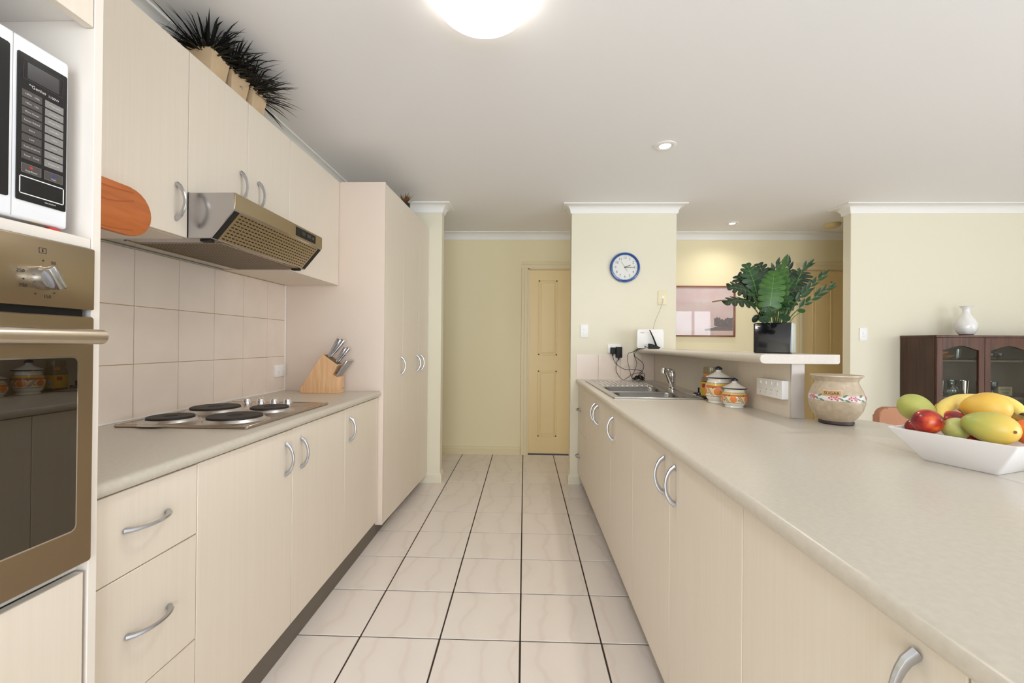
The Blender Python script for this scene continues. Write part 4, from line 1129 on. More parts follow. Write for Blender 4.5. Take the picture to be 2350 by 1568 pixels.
def strip(b, f, u0, u1, v0, v1, n=8, bow=0):
    for k in range(n):
        p, q = u0 + (u1 - u0) * k / n, u0 + (u1 - u0) * (k + 1) / n
        bp = lambda t: bow * (1 - (2 * (t - u0) / (u1 - u0) - 1) ** 2)
        flat_poly(b, [(p, v0 + bp(p)), (q, v0 + bp(q)), (q, v1 + bp(q)), (p, v1 + bp(p))], f)
    return b
pq = -.16
part('plaque_border', strip(bmesh.new(), onS(pq, WT + .1275, .0012), -.034, .034, -.0125, .0115), 'plaque_edge', sg)
plq = part('plaque', strip(bmesh.new(), onS(pq, WT + .1275, .0020), -.032, .032, -.0105, .0095), 'plaque', sg)
tm = bmesh.new(); text(tm, 'SUGAR', .0165, onS(pq, WT + .1268, .0030)); part('lettering', tm, 'letter_dark', plq)
for aoff in (-.06, .62, -.95, 1.5):
    b = bmesh.new(); f = onS(aoff, WT + .108, .0014)
    for du, dv in ((-.016, .001), (-.009, .006), (-.008, -.004), (-.001, .004), (.004, -.002), (.007, .006), (.010, -.006), (.013, .001)): flat_poly(b, disc_poly(du, dv, .0035, 8), f)
    part('blossom_motif', b, 'pink_glaze', sg)
    b = bmesh.new(); f = onS(aoff + .32, WT + .108, .0014)
    for a_, du, dv in ((.5, .004, .010), (-.4, .012, -.008), (2.6, -.008, -.002)):
        flat_poly(b, [(du + .011 * t * math.cos(a_) - w_ * math.sin(a_), dv + .011 * t * math.sin(a_) + w_ * math.cos(a_)) for t, w_ in ((-1, 0), (-.3, -.0035), (.4, -.003), (1, 0), (.4, .003), (-.3, .0035))], f)
    part('leaf_motif', b, 'sage_glaze', sg)

# ================================================================== POTTED MONSTERA ON THE BAR
BZ = 1.1925
pcx, pcy, ph_ = 1.1845, 2.0585, .0775
e1 = Vector((.8, -.6, 0)); e2 = Vector((.6, .8, 0))
pm = thing('potted_monstera', 'bushy artificial monstera in a glossy black cube pot on the breakfast bar', 'potted plant', (pcx, pcy, BZ))
b = bmesh.new()
def pc(a, c, z): return Vector((pcx, pcy, z)) + e1 * a + e2 * c
rings = []
for h, z in ((ph_ - .004, BZ), (ph_, BZ + .004), (ph_, BZ + .136), (ph_ - .003, BZ + .140), (ph_ - .008, BZ + .140), (ph_ - .009, BZ + .120)):
    rings.append([b.verts.new(pc(p[0], p[1], z)) for p in rrect(-h, h, -h, h, .008, 3)])
for p, q in zip(rings, rings[1:]):
    n = len(p)
    for k in range(n): b.faces.new((p[k], p[(k + 1) % n], q[(k + 1) % n], q[k]))
b.faces.new(rings[0][::-1])
b.normal_update()
pot = part('pot', b, ['pot_black', 'pot_pale'], pm)
for f in pot.data.polygons:
    if f.normal.dot(e1) > .7 and f.center.z < .139: f.material_index = 1
b = bmesh.new(); h = ph_ - .009; b.faces.new([b.verts.new(pc(x, y, BZ + .126)) for x, y in ((-h, -h), (h, -h), (h, h), (-h, h))])
part('soil', b, 'soil', pm)
def monstera(base, tip, toward, hw, n, m, curl=.12, split=.55, vein=True, thin=.20, fwd=.85):
    base, tip, nn = Vector(base), Vector(tip), Vector(toward)
    ax = tip - base; L = ax.length; ah = ax.normalized(); nn = (nn - ah * nn.dot(ah)).normalized(); sd = ah.cross(nn)
    bm = bmesh.new()
    mid = lambda t: base + ax * t + nn * (curl * L * (math.sin(PI * t) * .6 - t * t * .5))
    def w(t):
        t = max(0, min(1, t)); return hw * (.62 + .38 * math.sin(PI * min(1, t / .7) / 1.0 * .5 + .2)) * (1 - t ** 2.6) ** .75
    def P(t, s, sg): 
        ww = w(t); fw = (-.28 + fwd * t) * ww * s
        return mid(t) + sd * (sg * ww * s) + ah * fw + nn * (-.22 * ww * s * s + .05 * ww * s)
    for sg in (-1, 1):
        for i in range(n):
            t0, t1 = i / n * .94, (i + 1) / n * .94
            if i == n - 1: t1 = .985
            tm = (t0 + t1) / 2; hwid = (t1 - t0) / 2; rows = []
            for s in (0, split * .5, split, split + (1 - split) * .4, split + (1 - split) * .75, 1.0):
                g = 1.02 if s <= split else 1 - thin * ((s - split) / (1 - split)) - (.30 if s == 1 else 0)
                rows.append([bm.verts.new(P(tm + hwid * g * k, s - (.05 * abs(k) if s == 1 else 0), sg)) for k in (-1, -.33, .33, 1)])
            for a, c in zip(rows, rows[1:]):
                for k in range(3): bm.faces.new((a[k], a[k + 1], c[k + 1], c[k]))
    bmesh.ops.remove_doubles(bm, verts=bm.verts, dist=.0003)
    if vein:
        f0 = len(bm.faces); prev = None
        for k in range(9):
            t = k / 8 * .97; c = mid(t) + nn * .0012; ww = .0016 * (1 - t * .7)
            q = (bm.verts.new(c + sd * ww), bm.verts.new(c - sd * ww))
            if prev: bm.faces.new((prev[0], prev[1], q[1], q[0]))
            prev = q
        for sg in (-1, 1):
            for i in range(n):
                t = (i + .5) / n * .94; pr = None
                for s in (0, .3, .6, .85):
                    c = P(t, s, sg) + nn * .0010; d_ = ah * (.0008 * (1 - s * .7)); q = (bm.verts.new(c + d_), bm.verts.new(c - d_))
                    if pr: bm.faces.new((pr[0], pr[1], q[1], q[0]))
                    pr = q
        bm.faces.ensure_lookup_table()
        for f in bm.faces[f0:]: f.material_index = 1
    o = part('leaf', bm, [m, 'leaf_vein'] if vein else m, pm, ang=80); return o
def cp_(x, y, Y): return aty(1620 + x / 6.031, 570 + y / 6.031, Y)
TOC = Vector((-.45, -.85, .25))
soilpt = lambda a, c: pc(a, c, BZ + .124)
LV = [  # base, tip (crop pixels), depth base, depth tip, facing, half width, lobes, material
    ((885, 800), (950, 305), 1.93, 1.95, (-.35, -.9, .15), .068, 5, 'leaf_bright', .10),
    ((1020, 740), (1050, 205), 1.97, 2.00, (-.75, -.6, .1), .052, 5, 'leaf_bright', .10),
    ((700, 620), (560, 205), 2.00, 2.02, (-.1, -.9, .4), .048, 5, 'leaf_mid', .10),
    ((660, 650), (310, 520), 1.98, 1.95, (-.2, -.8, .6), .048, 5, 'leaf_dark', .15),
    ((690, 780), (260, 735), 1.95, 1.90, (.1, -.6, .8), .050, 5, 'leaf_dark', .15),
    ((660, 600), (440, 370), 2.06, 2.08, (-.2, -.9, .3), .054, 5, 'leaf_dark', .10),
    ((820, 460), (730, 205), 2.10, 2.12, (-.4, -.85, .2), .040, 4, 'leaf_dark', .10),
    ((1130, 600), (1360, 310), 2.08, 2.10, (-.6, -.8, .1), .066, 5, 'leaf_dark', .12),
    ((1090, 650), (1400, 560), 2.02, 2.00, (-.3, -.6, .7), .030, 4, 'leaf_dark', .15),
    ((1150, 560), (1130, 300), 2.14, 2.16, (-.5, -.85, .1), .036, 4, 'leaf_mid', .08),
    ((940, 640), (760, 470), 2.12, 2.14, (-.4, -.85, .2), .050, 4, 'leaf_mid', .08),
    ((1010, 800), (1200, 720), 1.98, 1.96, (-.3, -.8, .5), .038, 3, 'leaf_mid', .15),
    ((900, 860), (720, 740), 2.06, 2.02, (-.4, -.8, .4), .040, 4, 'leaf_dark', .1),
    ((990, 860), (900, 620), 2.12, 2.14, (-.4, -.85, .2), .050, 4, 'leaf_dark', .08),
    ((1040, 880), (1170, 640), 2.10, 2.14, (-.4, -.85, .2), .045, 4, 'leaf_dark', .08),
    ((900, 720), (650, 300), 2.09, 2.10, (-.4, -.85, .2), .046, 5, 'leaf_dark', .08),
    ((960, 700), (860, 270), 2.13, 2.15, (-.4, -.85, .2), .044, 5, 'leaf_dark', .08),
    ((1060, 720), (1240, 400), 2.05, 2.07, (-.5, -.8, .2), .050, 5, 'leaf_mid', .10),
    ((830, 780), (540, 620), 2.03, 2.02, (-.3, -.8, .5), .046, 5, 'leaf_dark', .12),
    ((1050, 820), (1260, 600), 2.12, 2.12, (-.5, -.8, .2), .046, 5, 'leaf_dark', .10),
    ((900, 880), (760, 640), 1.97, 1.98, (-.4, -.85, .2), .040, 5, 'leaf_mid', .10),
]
for (bx_, tx_, Yb, Yt, fc2, hw, nl, m, cu) in LV:
    pb_, pt_ = cp_(*bx_, Yb), cp_(*tx_, Yt)
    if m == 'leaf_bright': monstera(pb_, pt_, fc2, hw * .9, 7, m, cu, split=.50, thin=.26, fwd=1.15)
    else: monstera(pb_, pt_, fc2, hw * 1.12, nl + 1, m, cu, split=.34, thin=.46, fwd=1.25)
    a = max(-.05, min(.05, (pb_ - Vector((pcx, pcy, 0))).dot(e1) * .35)); c = max(-.04, min(.04, (Yb - pcy) * .4))
    s0 = soilpt(a, c); part('stalk', TU(smooth_path([s0, s0.lerp(pb_, .5) + Vector((0, 0, .012)), pb_], 5), .0022, n=6), 'stem_green', pm)
def small_leaf(x, y, Y, r, facing, m, ang):
    c = cp_(x, y, Y); nn = Vector(facing).normalized(); u = nn.cross(Vector((0, 0, 1))).normalized(); v = u.cross(nn)
    ca, sa = math.cos(ang), math.sin(ang); bm = bmesh.new(); cc_ = bm.verts.new(c - nn * .004)
    rg = []
    for k in range(14):
        t = 2 * PI * k / 14; rad = r * (1 + .25 * math.cos(t)); a, q = rad * math.cos(t) * 1.25, rad * math.sin(t) * .85
        rg.append(bm.verts.new(c + u * (a * ca - q * sa) + v * (a * sa + q * ca)))
    for k in range(14): bm.faces.new((cc_, rg[k], rg[(k + 1) % 14]))
    part('leaf', bm, m, pm, ang=80); 
    s0 = soilpt(max(-.05, min(.05, (c - Vector((pcx, pcy, 0))).dot(e1) * .5)), max(-.05, min(.05, (Y - pcy) * .4)))
    part('stalk', TU([s0, s0.lerp(c, .5) + Vector((0, 0, .01)), c], .0016, n=6), 'stem_green', pm)
for a in ((1335, 865, 1.98, .013, (-.3, -.9, .4), 'leaf_bright', .2), (900, 915, 1.95, .016, (-.4, -.8, .4), 'leaf_mid', -.4), (830, 985, 1.93, .020, (-.4, -.8, .4), 'leaf_mid', .1),
          (1110, 965, 1.97, .020, (-.4, -.8, .4), 'leaf_mid', .7), (695, 960, 1.95, .016, (-.6, -.7, .2), 'leaf_dark', -1.1), (790, 930, 2.0, .016, (-.4, -.8, .4), 'leaf_dark', 1.0),
          (640, 640, 1.93, .013, (-.2, -.7, .7), 'leaf_mid', .2), (1165, 690, 1.94, .016, (-.3, -.8, .5), 'leaf_mid', .1), (1160, 775, 1.95, .014, (-.3, -.8, .5), 'leaf_mid', -.2)):
    small_leaf(*a)
def spray(pts, n, m, r, seed, stem='stem_green', tipleaf=True):
    P = smooth_path(pts, 8); sp_ = part('stem', TU(P, [.0026 - .0016 * k / (len(P) - 1) for k in range(len(P))], n=6), stem, pm)
    rnd = random.Random(seed); bm = bmesh.new()
    for k in range(n):
        i = int((.42 + .58 * k / max(1, n - 1)) * (len(P) - 2)); d = (P[i + 1] - P[i]).normalized(); side = d.cross(TOC).normalized() * (1 if k % 2 else -1)
        o_ = (d * .92 + side * .34 + TOC * rnd.uniform(-.1, .25)).normalized() if k < n - 1 else d
        Lf = r * rnd.uniform(.8, 1.2); wd = o_.cross(TOC).normalized() * (Lf * .17); c = P[i]
        vs = [bm.verts.new(q) for q in (c, c + o_ * Lf * .35 + wd, c + o_ * Lf * .7 + wd * .7, c + o_ * Lf, c + o_ * Lf * .7 - wd * .7, c + o_ * Lf * .35 - wd)]
        ct_ = bm.verts.new(c + o_ * Lf * .5 - TOC * .003)
        for q in range(6): bm.faces.new((vs[q], vs[(q + 1) % 6], ct_))
    part('leaflets', bm, m, sp_, ang=80)
base_r = soilpt(.03, .0); base_l = soilpt(-.01, .01)
spray([base_l, cp_(1010, 700, 2.02), cp_(990, 400, 2.03), cp_(1055, 240, 2.03)], 7, 'leaf_bright', .060, 1)
spray([base_l, cp_(960, 600, 2.08), cp_(950, 330, 2.08), cp_(975, 240, 2.08)], 5, 'leaf_mid', .045, 2)
spray([base_r, cp_(1110, 600, 2.08), cp_(1140, 330, 2.09), cp_(1145, 240, 2.09)], 6, 'leaf_dark', .045, 3)
spray([base_r, cp_(1200, 640, 2.05), cp_(1320, 330, 2.05), cp_(1400, 240, 2.04)], 7, 'leaf_mid', .050, 4)
spray([base_r, cp_(1230, 780, 1.98), cp_(1420, 560, 1.97), cp_(1620, 370, 1.96)], 10, 'leaf_mid', .048, 5)
spray([base_r, cp_(1260, 860, 1.95), cp_(1500, 680, 1.94), cp_(1700, 540, 1.92)], 9, 'leaf_mid', .046, 6)
part('stem', TU(smooth_path([soilpt(-.04, -.02), cp_(640, 800, 1.94), cp_(300, 722, 1.92), cp_(90, 742, 1.90)], 6), .0030, n=6), 'stem_brown', pm)

# ================================================================== FRUIT BOWL
bc = Vector((1.186, 1.160, 0)); ba = Vector((.36, -.933, 0)); bb_ = Vector((.933, .36, 0))
fb = thing('fruit_bowl', 'square white flared porcelain bowl full of fruit on the bench', 'bowl', (bc.x, bc.y, WT))
b = bmesh.new(); rings = []
for h, z, rr in ((.072, WT + .0005, .004), (.076, WT + .004, .006), (.127, 1.000, .004), (.1275, 1.003, .004), (.122, 1.003, .004), (.072, WT + .010, .006), (.066, WT + .008, .004)):
    rings.append([b.verts.new(bc + ba * p[0] + bb_ * p[1] + Vector((0, 0, z))) for p in rrect(-h, h, -h, h, rr, 3)])
for p, q in zip(rings, rings[1:]):
    n = len(p)
    for k in range(n): b.faces.new((p[k], p[(k + 1) % n], q[(k + 1) % n], q[k]))
b.faces.new(rings[0][::-1]); b.faces.new(rings[-1])
part('dish', b, 'porcelain', fb)
def ellipsoid(bm, c, axes, fn=None, nu=28, nv=18):
    """axes: three vectors; fn(t, a) scales the cross section at t in -1..1 along the first axis"""
    rings = []
    for j in range(nv + 1):
        t = -math.cos(PI * j / nv); r = math.sqrt(max(0, 1 - t * t))
        if j in (0, nv): rings.append([bm.verts.new(c + axes[0] * t + (axes[2] * fn(t, 0)[1] if fn else Vector()))]); continue
        ring = []
        for i in range(nu):
            a = 2 * PI * i / nu; s, o = fn(t, a) if fn else (1, 0)
            ring.append(bm.verts.new(c + axes[0] * t + axes[1] * (r * s * math.cos(a)) + axes[2] * (r * s * math.sin(a) + o)))
        rings.append(ring)
    for p, q in zip(rings, rings[1:]):
        if len(p) == 1:
            for i in range(nu): bm.faces.new((p[0], q[(i + 1) % nu], q[i]))
        elif len(q) == 1:
            for i in range(nu): bm.faces.new((p[i], p[(i + 1) % nu], q[0]))
        else:
            for i in range(nu): bm.faces.new((p[i], p[(i + 1) % nu], q[(i + 1) % nu], q[i]))
    return bm
def frame(d, up=Vector((0, 0, 1))):
    d = Vector(d).normalized(); s = d.cross(up).normalized(); return d, s, s.cross(d).normalized()
def rounded_fruit(name, label, cat, px_, py_, Y, d, a, b2, c2, m, fn=None, extra=None):
    c = aty(px_, py_, Y); D, S, U = frame(d)
    t = thing(name, label, cat, c - Vector((0, 0, c2)), None)
    bm = ellipsoid(bmesh.new(), Vector((0, 0, 0)), (Vector((a, 0, 0)), Vector((0, b2, 0)), Vector((0, 0, c2))), fn)
    o = mesh_obj('skin', bm, m, ang=80); o.parent = t; ORG[o.name] = Vector()
    M = Matrix((D, S, U)).transposed()
    o.location = Vector((0, 0, c2)); o.rotation_euler = M.to_euler()
    if extra: extra(o, a, b2, c2, fn)
    return t
egg = lambda t, a: (1 + .12 * t, .10 * (1 - t * t) * -.0)
mangof = lambda t, a: (1 + .16 * t - .05 * t * t, 0)
def scar(o, a, b2, c2, fn):
    bm = bmesh.new(); 
    for (u, ang, r) in ((.72, .2, .0040),):
        rr = math.sqrt(1 - u * u) * (fn(u, ang)[0] if fn else 1)
        cpt = Vector((a * u, -b2 * rr * math.cos(ang), c2 * rr * math.sin(ang) )); nrm_ = Vector((cpt.x / a ** 2, cpt.y / b2 ** 2, cpt.z / c2 ** 2)).normalized()
        u1 = nrm_.cross(Vector((0, 0, 1))).normalized(); u2 = u1.cross(nrm_)
        bm.faces.new([bm.verts.new(cpt + nrm_ * .0010 + u1 * (r * math.cos(k)) + u2 * (r * math.sin(k))) for k in (0, 1, 2, 3, 4, 5)])
    s = mesh_obj('brown_spot', bm, 'speck_brown'); s.parent = o
RT = Vector((.72, -.69, 0))     # image right seen along the ray to the bowl
rounded_fruit('mango', 'green mango standing at the far left of the fruit bowl', 'mango', 2106, 941, 1.265, (-.50, .45, .62), .050, .037, .037, 'mango_green', mangof)
rounded_fruit('mango', 'large yellow mango at the back under the bananas', 'mango', 2262, 936, 1.195, RT + Vector((0, 0, .1)), .050, .042, .041, 'mango_yellow', mangof)
rounded_fruit('mango', 'big mango turning from green to yellow at the front of the bowl', 'mango', 2272, 981, 1.085, RT + Vector((0, 0, -.22)), .052, .039, .0385, 'mango_blush', mangof, scar)
rounded_fruit('nectarine', 'shiny dark red nectarine at the front left of the bowl', 'nectarine', 2127, 968, 1.175, (-.5, -.5, -.1), .031, .033, .033, 'nectarine_skin', lambda t, a: (1 - .10 * max(0, t - .6) + .02 * math.cos(a), 0))
rounded_fruit('nectarine', 'pink nectarine half hidden at the left rim of the bowl', 'nectarine', 2099, 980, 1.238, (-.5, -.5, .3), .022, .022, .022, 'nectarine_skin')
rounded_fruit('nectarine', 'dark red nectarine lying deep under the banana', 'nectarine', 2185, 968, 1.215, (0, 0, 1), .030, .031, .031, 'nectarine_skin')
rounded_fruit('guava', 'bumpy pale green guava between the nectarine and the big mango', 'guava', 2194, 984, 1.150, (.2, -.5, .8), .029, .028, .028, 'guava', lambda t, a: (1 + .03 * math.cos(5 * a) - .05 * t, 0))
def sticker(o, a, b2, c2, fn):
    for r, off, m in ((.010, .0010, 'sticker_pink'), (.0075, .0014, 'sticker')):
        bm = bmesh.new(); n_ = Vector((.05, -.62, .78)).normalized() if False else Vector((-.2, .75, .62)).normalized(); cpt = Vector((a * n_.x, b2 * n_.y, c2 * n_.z)); u1 = n_.cross(Vector((0, 0, 1))).normalized(); u2 = u1.cross(n_)
        bm.faces.new([bm.verts.new(cpt + n_ * off + u1 * (r * 1.5 * math.cos(k * PI / 8)) + u2 * (r * math.sin(k * PI / 8))) for k in range(16)])
        s = mesh_obj('sticker', bm, m); s.parent = o
rounded_fruit('orange', 'orange with a pink and white sticker at the right edge of the photo', 'orange', 2362, 992, 1.085, RT, .031, .031, .031, 'orange_skin', None, sticker)
rounded_fruit('apple', 'red apple buried under the other fruit in the bowl', 'apple', 2230, 1010, 1.155, (0, 0, 1), .030, .033, .033, 'nectarine_skin')
def banana(label, pts, r, m='banana_skin', tip='banana_tip'):
    P = smooth_path(pts, 7); n = len(P); rs = []
    for k in range(n):
        t = k / (n - 1); rs.append(r * (max(.16, min(1, math.sin(PI * min(1, max(0, .06 + .88 * t))) ** .45)) if .0 < t < 1 else .28))
    t = thing('banana', label, 'banana', P[n // 2] - Vector((0, 0, r)), 'bananas in the fruit bowl')
    part('peel', TU(P, rs, n=10), m, t, ang=60)
    for q, d in ((P[0], P[0] - P[2]), (P[-1], P[-1] - P[-3])):
        d.normalize(); part('tip', TU([q - d * .002, q + d * .010], [r * .32, r * .30], n=8), tip, t)
banana('yellow banana arching over the left of the bowl towards the nectarine', [wp(2158, 963, 1.215), wp(2166, 938, 1.245), wp(2192, 922, 1.275), wp(2235, 917, 1.29), wp(2265, 920, 1.295)], .0185)
banana('yellow banana arching behind the yellow mango to the right', [wp(2225, 921, 1.315), wp(2262, 916, 1.30), wp(2300, 921, 1.285), wp(2330, 934, 1.265), wp(2345, 950, 1.25)], .0185)
banana('spotted older banana low behind the big mango', [wp(2300, 950, 1.21), wp(2325, 962, 1.19), wp(2350, 968, 1.17), wp(2375, 972, 1.15)], .0150, 'banana_old')
banana('small brownish banana tip peeking out by the green mango', [wp(2148, 942, 1.30), wp(2160, 933, 1.31), wp(2180, 930, 1.325), wp(2205, 935, 1.33)], .0130, 'banana_old')

# ================================================================== DINING SIDE
# sideboard with glass doors
SX0, SX1, SY0, SY1, SZ = 3.226, 5.05, 3.440, 3.764, 1.322
sb = thing('sideboard', 'dark mahogany display sideboard with arched glass doors on the dining wall', 'sideboard', ((SX0 + SX1) / 2, 3.6, 0))
part('side_panel', B(SX0, SX0 + .018, SY0 + .018, SY1, .05, SZ - .018), 'mahogany_side', sb)
part('side_panel', B(SX1 - .018, SX1, SY0 + .018, SY1, .05, SZ - .018), 'mahogany_side', sb)
part('back_panel', B(SX0 + .018, SX1 - .018, SY1 - .008, SY1, .05, SZ - .018), 'cabinet_inside', sb)
part('top_board', B(SX0 - .004, SX1 + .004, SY0 - .002, SY1, SZ - .018, SZ, bev=.003, seg=2), 'mahogany', sb)
part('plinth', B(SX0 + .02, SX1 - .02, SY0 + .03, SY1 - .02, 0, .05), 'mahogany_side', sb)
for z in (.05, .47, .838, 1.128): part('shelf', B(SX0 + .018, SX1 - .018, SY0 + .020, SY1 - .008, z - .014, z), 'cabinet_inside' if z > .5 else 'mahogany_side', sb)
dw = (SX1 - SX0 - .004) / 5
for k in range(5):
    xa = SX0 + .002 + k * dw + .0015; xb = xa + dw - .003; yf = SY0; st_ = .044
    b = bmesh.new()
    box(b, xa, xa + st_, yf, yf + .018, .475, SZ - .020, bev=.0015); box(b, xb - st_, xb, yf, yf + .018, .475, SZ - .020, bev=.0015)
    box(b, xa + st_, xb - st_, yf, yf + .018, .475, .53)
    arch = [(xa + st_, SZ - .020), (xb - st_, SZ - .020)]; n = 14; i0, i1 = xa + st_, xb - st_
    lo = []
    for q in range(n + 1):
        t = q / n; x = i1 + (i0 - i1) * t; lo.append((x, 1.205 + .034 * math.sin(PI * t) ** 1.6))
    prism(b, arch + lo, 1, yf, yf + .018)
    d_ = part('glass_door', b, 'mahogany', sb)
    part('pane', B(xa + st_ - .004, xb - st_ + .004, yf + .009, yf + .012, .52, 1.245), 'pane_clear', d_)
    lo_d = part('lower_door', B(xa, xb, yf, yf + .018, .06, .470, bev=.0015), 'mahogany', sb)
    part('knob', LA([(.006, 0), (.010, .012), (.0, .018)], n=12, cap0=False, cap1=False) if False else B(xb - .03, xb - .018, yf - .014, yf, .40, .412, bev=.003), 'gold', lo_d)
# vase
vx, vy = 3.630, 3.620
vs_ = thing('porcelain_vase', 'white twisted porcelain vase with gold foot on the sideboard', 'vase', (vx, vy, SZ))
vp = [(.036, .0), (.038, .006), (.050, .016), (.064, .040), (.070, .070), (.067, .100), (.055, .130), (.040, .155), (.029, .178), (.023, .200), (.024, .218), (.032, .232), (.043, .244), (.041, .244), (.028, .230), (.019, .205)]
flt = lambda a, r, z: r * (1 + .030 * math.cos(6 * (a + 9 * (z - SZ))) * (1 if z < SZ + .20 else .6))
part('body', LA([(r, SZ + .0005 + z) for r, z in vp], vx, vy, n=72, cap1=True, fn=flt), 'vase_pearl', vs_, ang=60)
part('gold_line', LA([(.0400, SZ + .006), (.0440, SZ + .009), (.0480, SZ + .012)], vx, vy, n=36, cap0=False, cap1=False), 'gold', vs_)
# glassware and bowls behind the panes
def glassware(name, label, cat, prof, cx, cy, z, m, group='glassware in the sideboard', fill=None, n=20):
    return solo(name, LA([(r, z + .0005 + h) for r, h in prof], cx, cy, n=n, cap1=False), m, (cx, cy, z), label, cat, group)
U, Lw = 1.128, .838
glassware('wooden_bowl', 'wide wooden bowl low on the top shelf behind the left glass door', 'bowl', [(.030, 0), (.060, .010), (.085, .034), (.082, .034), (.055, .012), (.0, .010)], 3.400, 3.600, U, 'bowl_wood', 'wooden bowls in the sideboard')
glassware('wooden_bowl', 'wooden bowl stacked upper on the top shelf behind the left glass door', 'bowl', [(.030, 0), (.070, .012), (.080, .026), (.076, .026), (.060, .014), (.0, .010)], 3.365, 3.600, U + .0375, 'bowl_wood', 'wooden bowls in the sideboard')
glassware('glass_tumbler', 'clear glass alone at the right of the wooden bowls', 'glass', [(.020, 0), (.024, .055), (.026, .085), (.024, .085), (.019, .004), (.0, .004)], 3.527, 3.585, U, 'glass_clear')
glassware('glass_vase', 'tall clear glass cylinder at the left end of the lower shelf', 'glass', [(.026, 0), (.030, .08), (.033, .155), (.031, .155), (.025, .006), (.0, .006)], 3.310, 3.640, Lw, 'glass_clear')
glassware('china_figurine', 'small painted china figurine in front of the tall glass cylinder', 'figurine', [(.026, 0), (.030, .012), (.022, .030), (.027, .045), (.016, .062), (.013, .070), (.016, .082), (.010, .094), (.0, .098)], 3.335, 3.545, Lw, 'figurine', None)
glassware('glass_tumbler', 'olive green tumbler left of the cut-glass decanter', 'glass', [(.024, 0), (.027, .06), (.030, .118), (.028, .118), (.023, .006), (.0, .006)], 3.405, 3.600, Lw, 'glass_green')
glassware('glass_decanter', 'cut-glass decanter with stopper in the middle of the lower shelf', 'decanter', [(.030, 0), (.040, .020), (.042, .048), (.030, .072), (.012, .090), (.011, .104), (.018, .112), (.018, .126), (.008, .134), (.0, .135)], 3.455, 3.560, Lw, 'glass_clear')
glassware('glass_tumbler', 'olive green tumbler right of the cut-glass decanter', 'glass', [(.024, 0), (.027, .06), (.030, .118), (.028, .118), (.023, .006), (.0, .006)], 3.515, 3.620, Lw, 'glass_green')
glassware('steel_cup', 'shiny metal beaker at the right end of the lower shelf', 'cup', [(.022, 0), (.026, .06), (.031, .120), (.029, .120), (.021, .006), (.0, .006)], 3.556, 3.560, Lw, 'chrome', None)
for k, x in enumerate((3.715, 3.795)):
    glassware('wine_goblet', ('left' if k == 0 else 'right') + ' blue stemmed goblet on the lower shelf behind the second glass door', 'goblet', [(.028, 0), (.026, .004), (.005, .010), (.005, .040), (.020, .052), (.033, .078), (.034, .112), (.032, .112), (.030, .080), (.0, .056)], x, 3.580, Lw, 'glass_blue')
for k, (x, zz) in enumerate(((3.775, 0), (3.845, 0), (3.815, .056))):
    glassware('dessert_glass', ['left', 'right', 'top'][k] + ' clear footed dessert glass of the stack on the upper shelf', 'glass', [(.022, 0), (.020, .004), (.006, .008), (.008, .014), (.030, .030), (.034, .052), (.032, .052), (.026, .030), (.0, .018)], x, 3.585, U + zz, 'glass_clear')
solo('paper_card', B(3.675, 3.745, 3.56, 3.60, U + .0005, U + .012, bev=.001), 'paper_white', (3.71, 3.58, U), 'white folded card lying left of the dessert glasses', 'card')
bx2 = thing('gift_box', 'beige box with dark lettering beside the blue goblets', 'box', (3.90, 3.60, Lw))
part('box', B(3.845, 3.955, 3.58, 3.62, Lw + .0005, Lw + .072, bev=.001), 'card_beige', bx2)
tb2 = bmesh.new(); text(tb2, 'VINTAGE', .020, lambda u, v: (3.90 + u, 3.5795, Lw + .048 + v)); text(tb2, 'WINE', .022, lambda u, v: (3.90 + u, 3.5795, Lw + .022 + v)); part('lettering', tb2, 'letter_dark', bx2)
# dining chair whose back shows over the bench
qx, qy = 2.33, 2.60
ch = thing('dining_chair', 'brown upholstered dining chair, its rounded back showing over the bench', 'chair', (qx, qy, 0))
b = PR(rrect(qx - .24, qx + .24, .50, .868, .05, 6), 1, qy - .025, qy + .025, bev=.012, seg=2); part('backrest', b, 'chair_fabric', ch)
part('seat', B(qx - .24, qx + .24, qy + .025, qy + .47, .42, .49, bev=.02, seg=3), 'chair_fabric', ch)
for x in (qx - .21, qx + .21):
    for y in (qy + .02, qy + .44): part('leg', TU([(x, y, .001), (x, y, .43)], [.015, .02], n=10), 'mahogany', ch)
    part('back_post', TU([(x, qy + .02, .42), (x, qy, .55)], .014, n=8), 'mahogany', ch)

# framed print in the hall
FX0, FX1, FZ0, FZ1 = 1.30, 2.285, 1.318, 1.872
fp = thing('framed_print', 'pink landscape print in a thin brown wooden frame on the hall wall', 'picture', ((FX0 + FX1) / 2, YF, FZ0))
b = bmesh.new(); t = .017
for (a, c, z0, z1) in ((FX0, FX1, FZ0, FZ0 + t), (FX0, FX1, FZ1 - t, FZ1), (FX0, FX0 + t, FZ0 + t, FZ1 - t), (FX1 - t, FX1, FZ0 + t, FZ1 - t)): box(b, a, c, YF - .022, YF - .001, z0, z1, bev=.003, seg=2)
part('frame', b, 'frame_wood', fp)
pr = part('print', B(FX0 + t, FX1 - t, YF - .010, YF - .001, FZ0 + t, FZ1 - t), 'print_sky', fp)
pw = lambda u, v: (u, YF - .0104, v)
part('field', flat_poly(bmesh.new(), [(FX0 + t, FZ0 + t), (FX1 - t, FZ0 + t), (FX1 - t, 1.385), (FX0 + t, 1.385)], pw), 'print_field', pr)
rnd = random.Random(9); top = [(2.06 + .0105 * k, 1.52 + rnd.uniform(-.012, .012) + .012 * math.sin(k * .5)) for k in range(20)]
tp_ = [(2.262, 1.405), (2.262, 1.535)] + top[::-1] + [(2.06, 1.405)]
part('tree_clump', flat_poly(bmesh.new(), tp_, lambda u, v: (u, YF - .0107, v)), 'print_tree', pr)
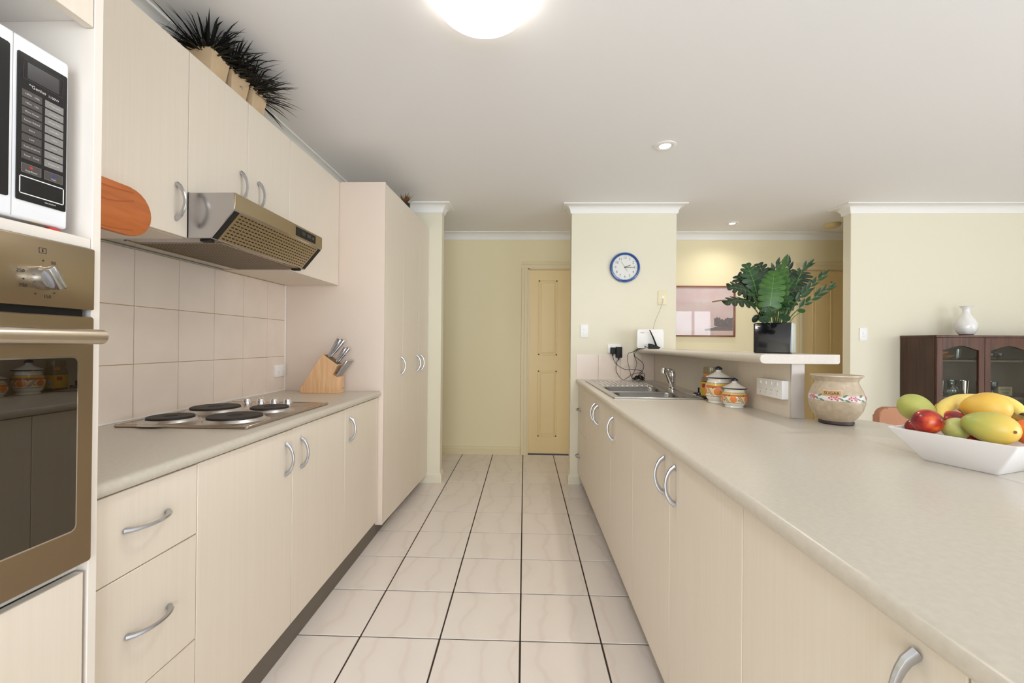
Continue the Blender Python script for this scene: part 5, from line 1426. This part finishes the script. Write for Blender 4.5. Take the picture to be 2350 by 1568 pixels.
part('undergrowth', flat_poly(bmesh.new(), [(1.96, 1.385), (2.262, 1.385), (2.262, 1.42), (2.12, 1.43), (1.96, 1.40)], lambda u, v: (u, YF - .0110, v)), 'print_tree_low', pr)
part('pavilion', flat_poly(bmesh.new(), [(1.975, 1.425), (2.10, 1.425), (2.045, 1.452)], lambda u, v: (u, YF - .0113, v)), 'print_pale', pr)
part('pane', B(FX0 + t, FX1 - t, YF - .0165, YF - .0145, FZ0 + t, FZ1 - t), 'pane_clear', fp)

# ================================================================== LIGHT FITTINGS
gx_, gy_, gr = -.155, 1.470, .174
gl = thing('ceiling_lamp', 'round opal glass ceiling lamp glowing above the aisle', 'ceiling light', (gx_, gy_, ZC - .10))
part('base', LA([(.11, ZC - .0005), (.11, ZC - .02), (.10, ZC - .022)], gx_, gy_, n=32), 'white_plastic', gl)
dp = [(gr, ZC - .012)] + [(gr * math.cos(a), ZC - .014 - .092 * math.sin(a)) for a in [PI / 2 * k / 10 for k in range(1, 10)]] + [(.002, ZC - .106)]
part('dome', LA(dp, gx_, gy_, n=56, cap0=True, cap1=True), 'glow_globe', gl)
l = bpy.data.lights.new('lamp_beam', 'SPOT'); l.energy = 24; l.color = (1.0, .97, .92); l.spot_size = math.radians(165); l.spot_blend = 1.0; l.shadow_soft_size = .12
o = bpy.data.objects.new('lamp_beam', l); o.location = (0, 0, -.012); o.parent = gl; COL.objects.link(o)
def downlight(label, x, y, power, size=.105):
    d = thing('downlight', label, 'downlight', (x, y, ZC - .01))
    R_ = size / 2
    part('trim_ring', LA([(R_ + .012, ZC - .0005), (R_ + .012, ZC - .004), (R_ + .004, ZC - .007), (R_ - .006, ZC - .006), (R_ - .008, ZC - .0025)], x, y, n=36, cap0=False, cap1=False), 'white_plastic', d)
    part('inner_ring', LA([(R_ - .008, ZC - .0025), (R_ - .012, ZC - .006), (R_ - .018, ZC - .005), (R_ - .020, ZC - .002)], x, y, n=36, cap0=False, cap1=False), 'cornice_white', d)
    part('lens', LA([(R_ - .018, ZC - .0022), (.002, ZC - .0030)], x, y, n=28, cap0=False), 'glow_warm', d)
    l = bpy.data.lights.new('downlight_beam', 'SPOT'); l.energy = power; l.color = (1.0, .92, .80); l.spot_size = math.radians(150); l.spot_blend = .9; l.shadow_soft_size = .04
    o = bpy.data.objects.new('downlight_beam', l); o.location = (0, 0, -.004); o.parent = d; COL.objects.link(o)
downlight('lit round downlight in the ceiling above the sink bench', .852, 2.640, 30)
downlight('lit round downlight in the hall ceiling above the framed print', 2.067, 4.330, 16, .095)
sa = thing('smoke_alarm', 'cream round smoke alarm on the shaded hall ceiling', 'smoke alarm', (3.064, 4.354, ZC - .04))
part('housing', LA([(.070, ZC - .0005), (.074, ZC - .006), (.072, ZC - .014)], 3.064, 4.354, n=32), 'alarm_cream', sa)
part('cover', LA([(.068, ZC - .0145), (.066, ZC - .026), (.050, ZC - .036), (.002, ZC - .040)], 3.064, 4.354, n=32), 'alarm_cream', sa)
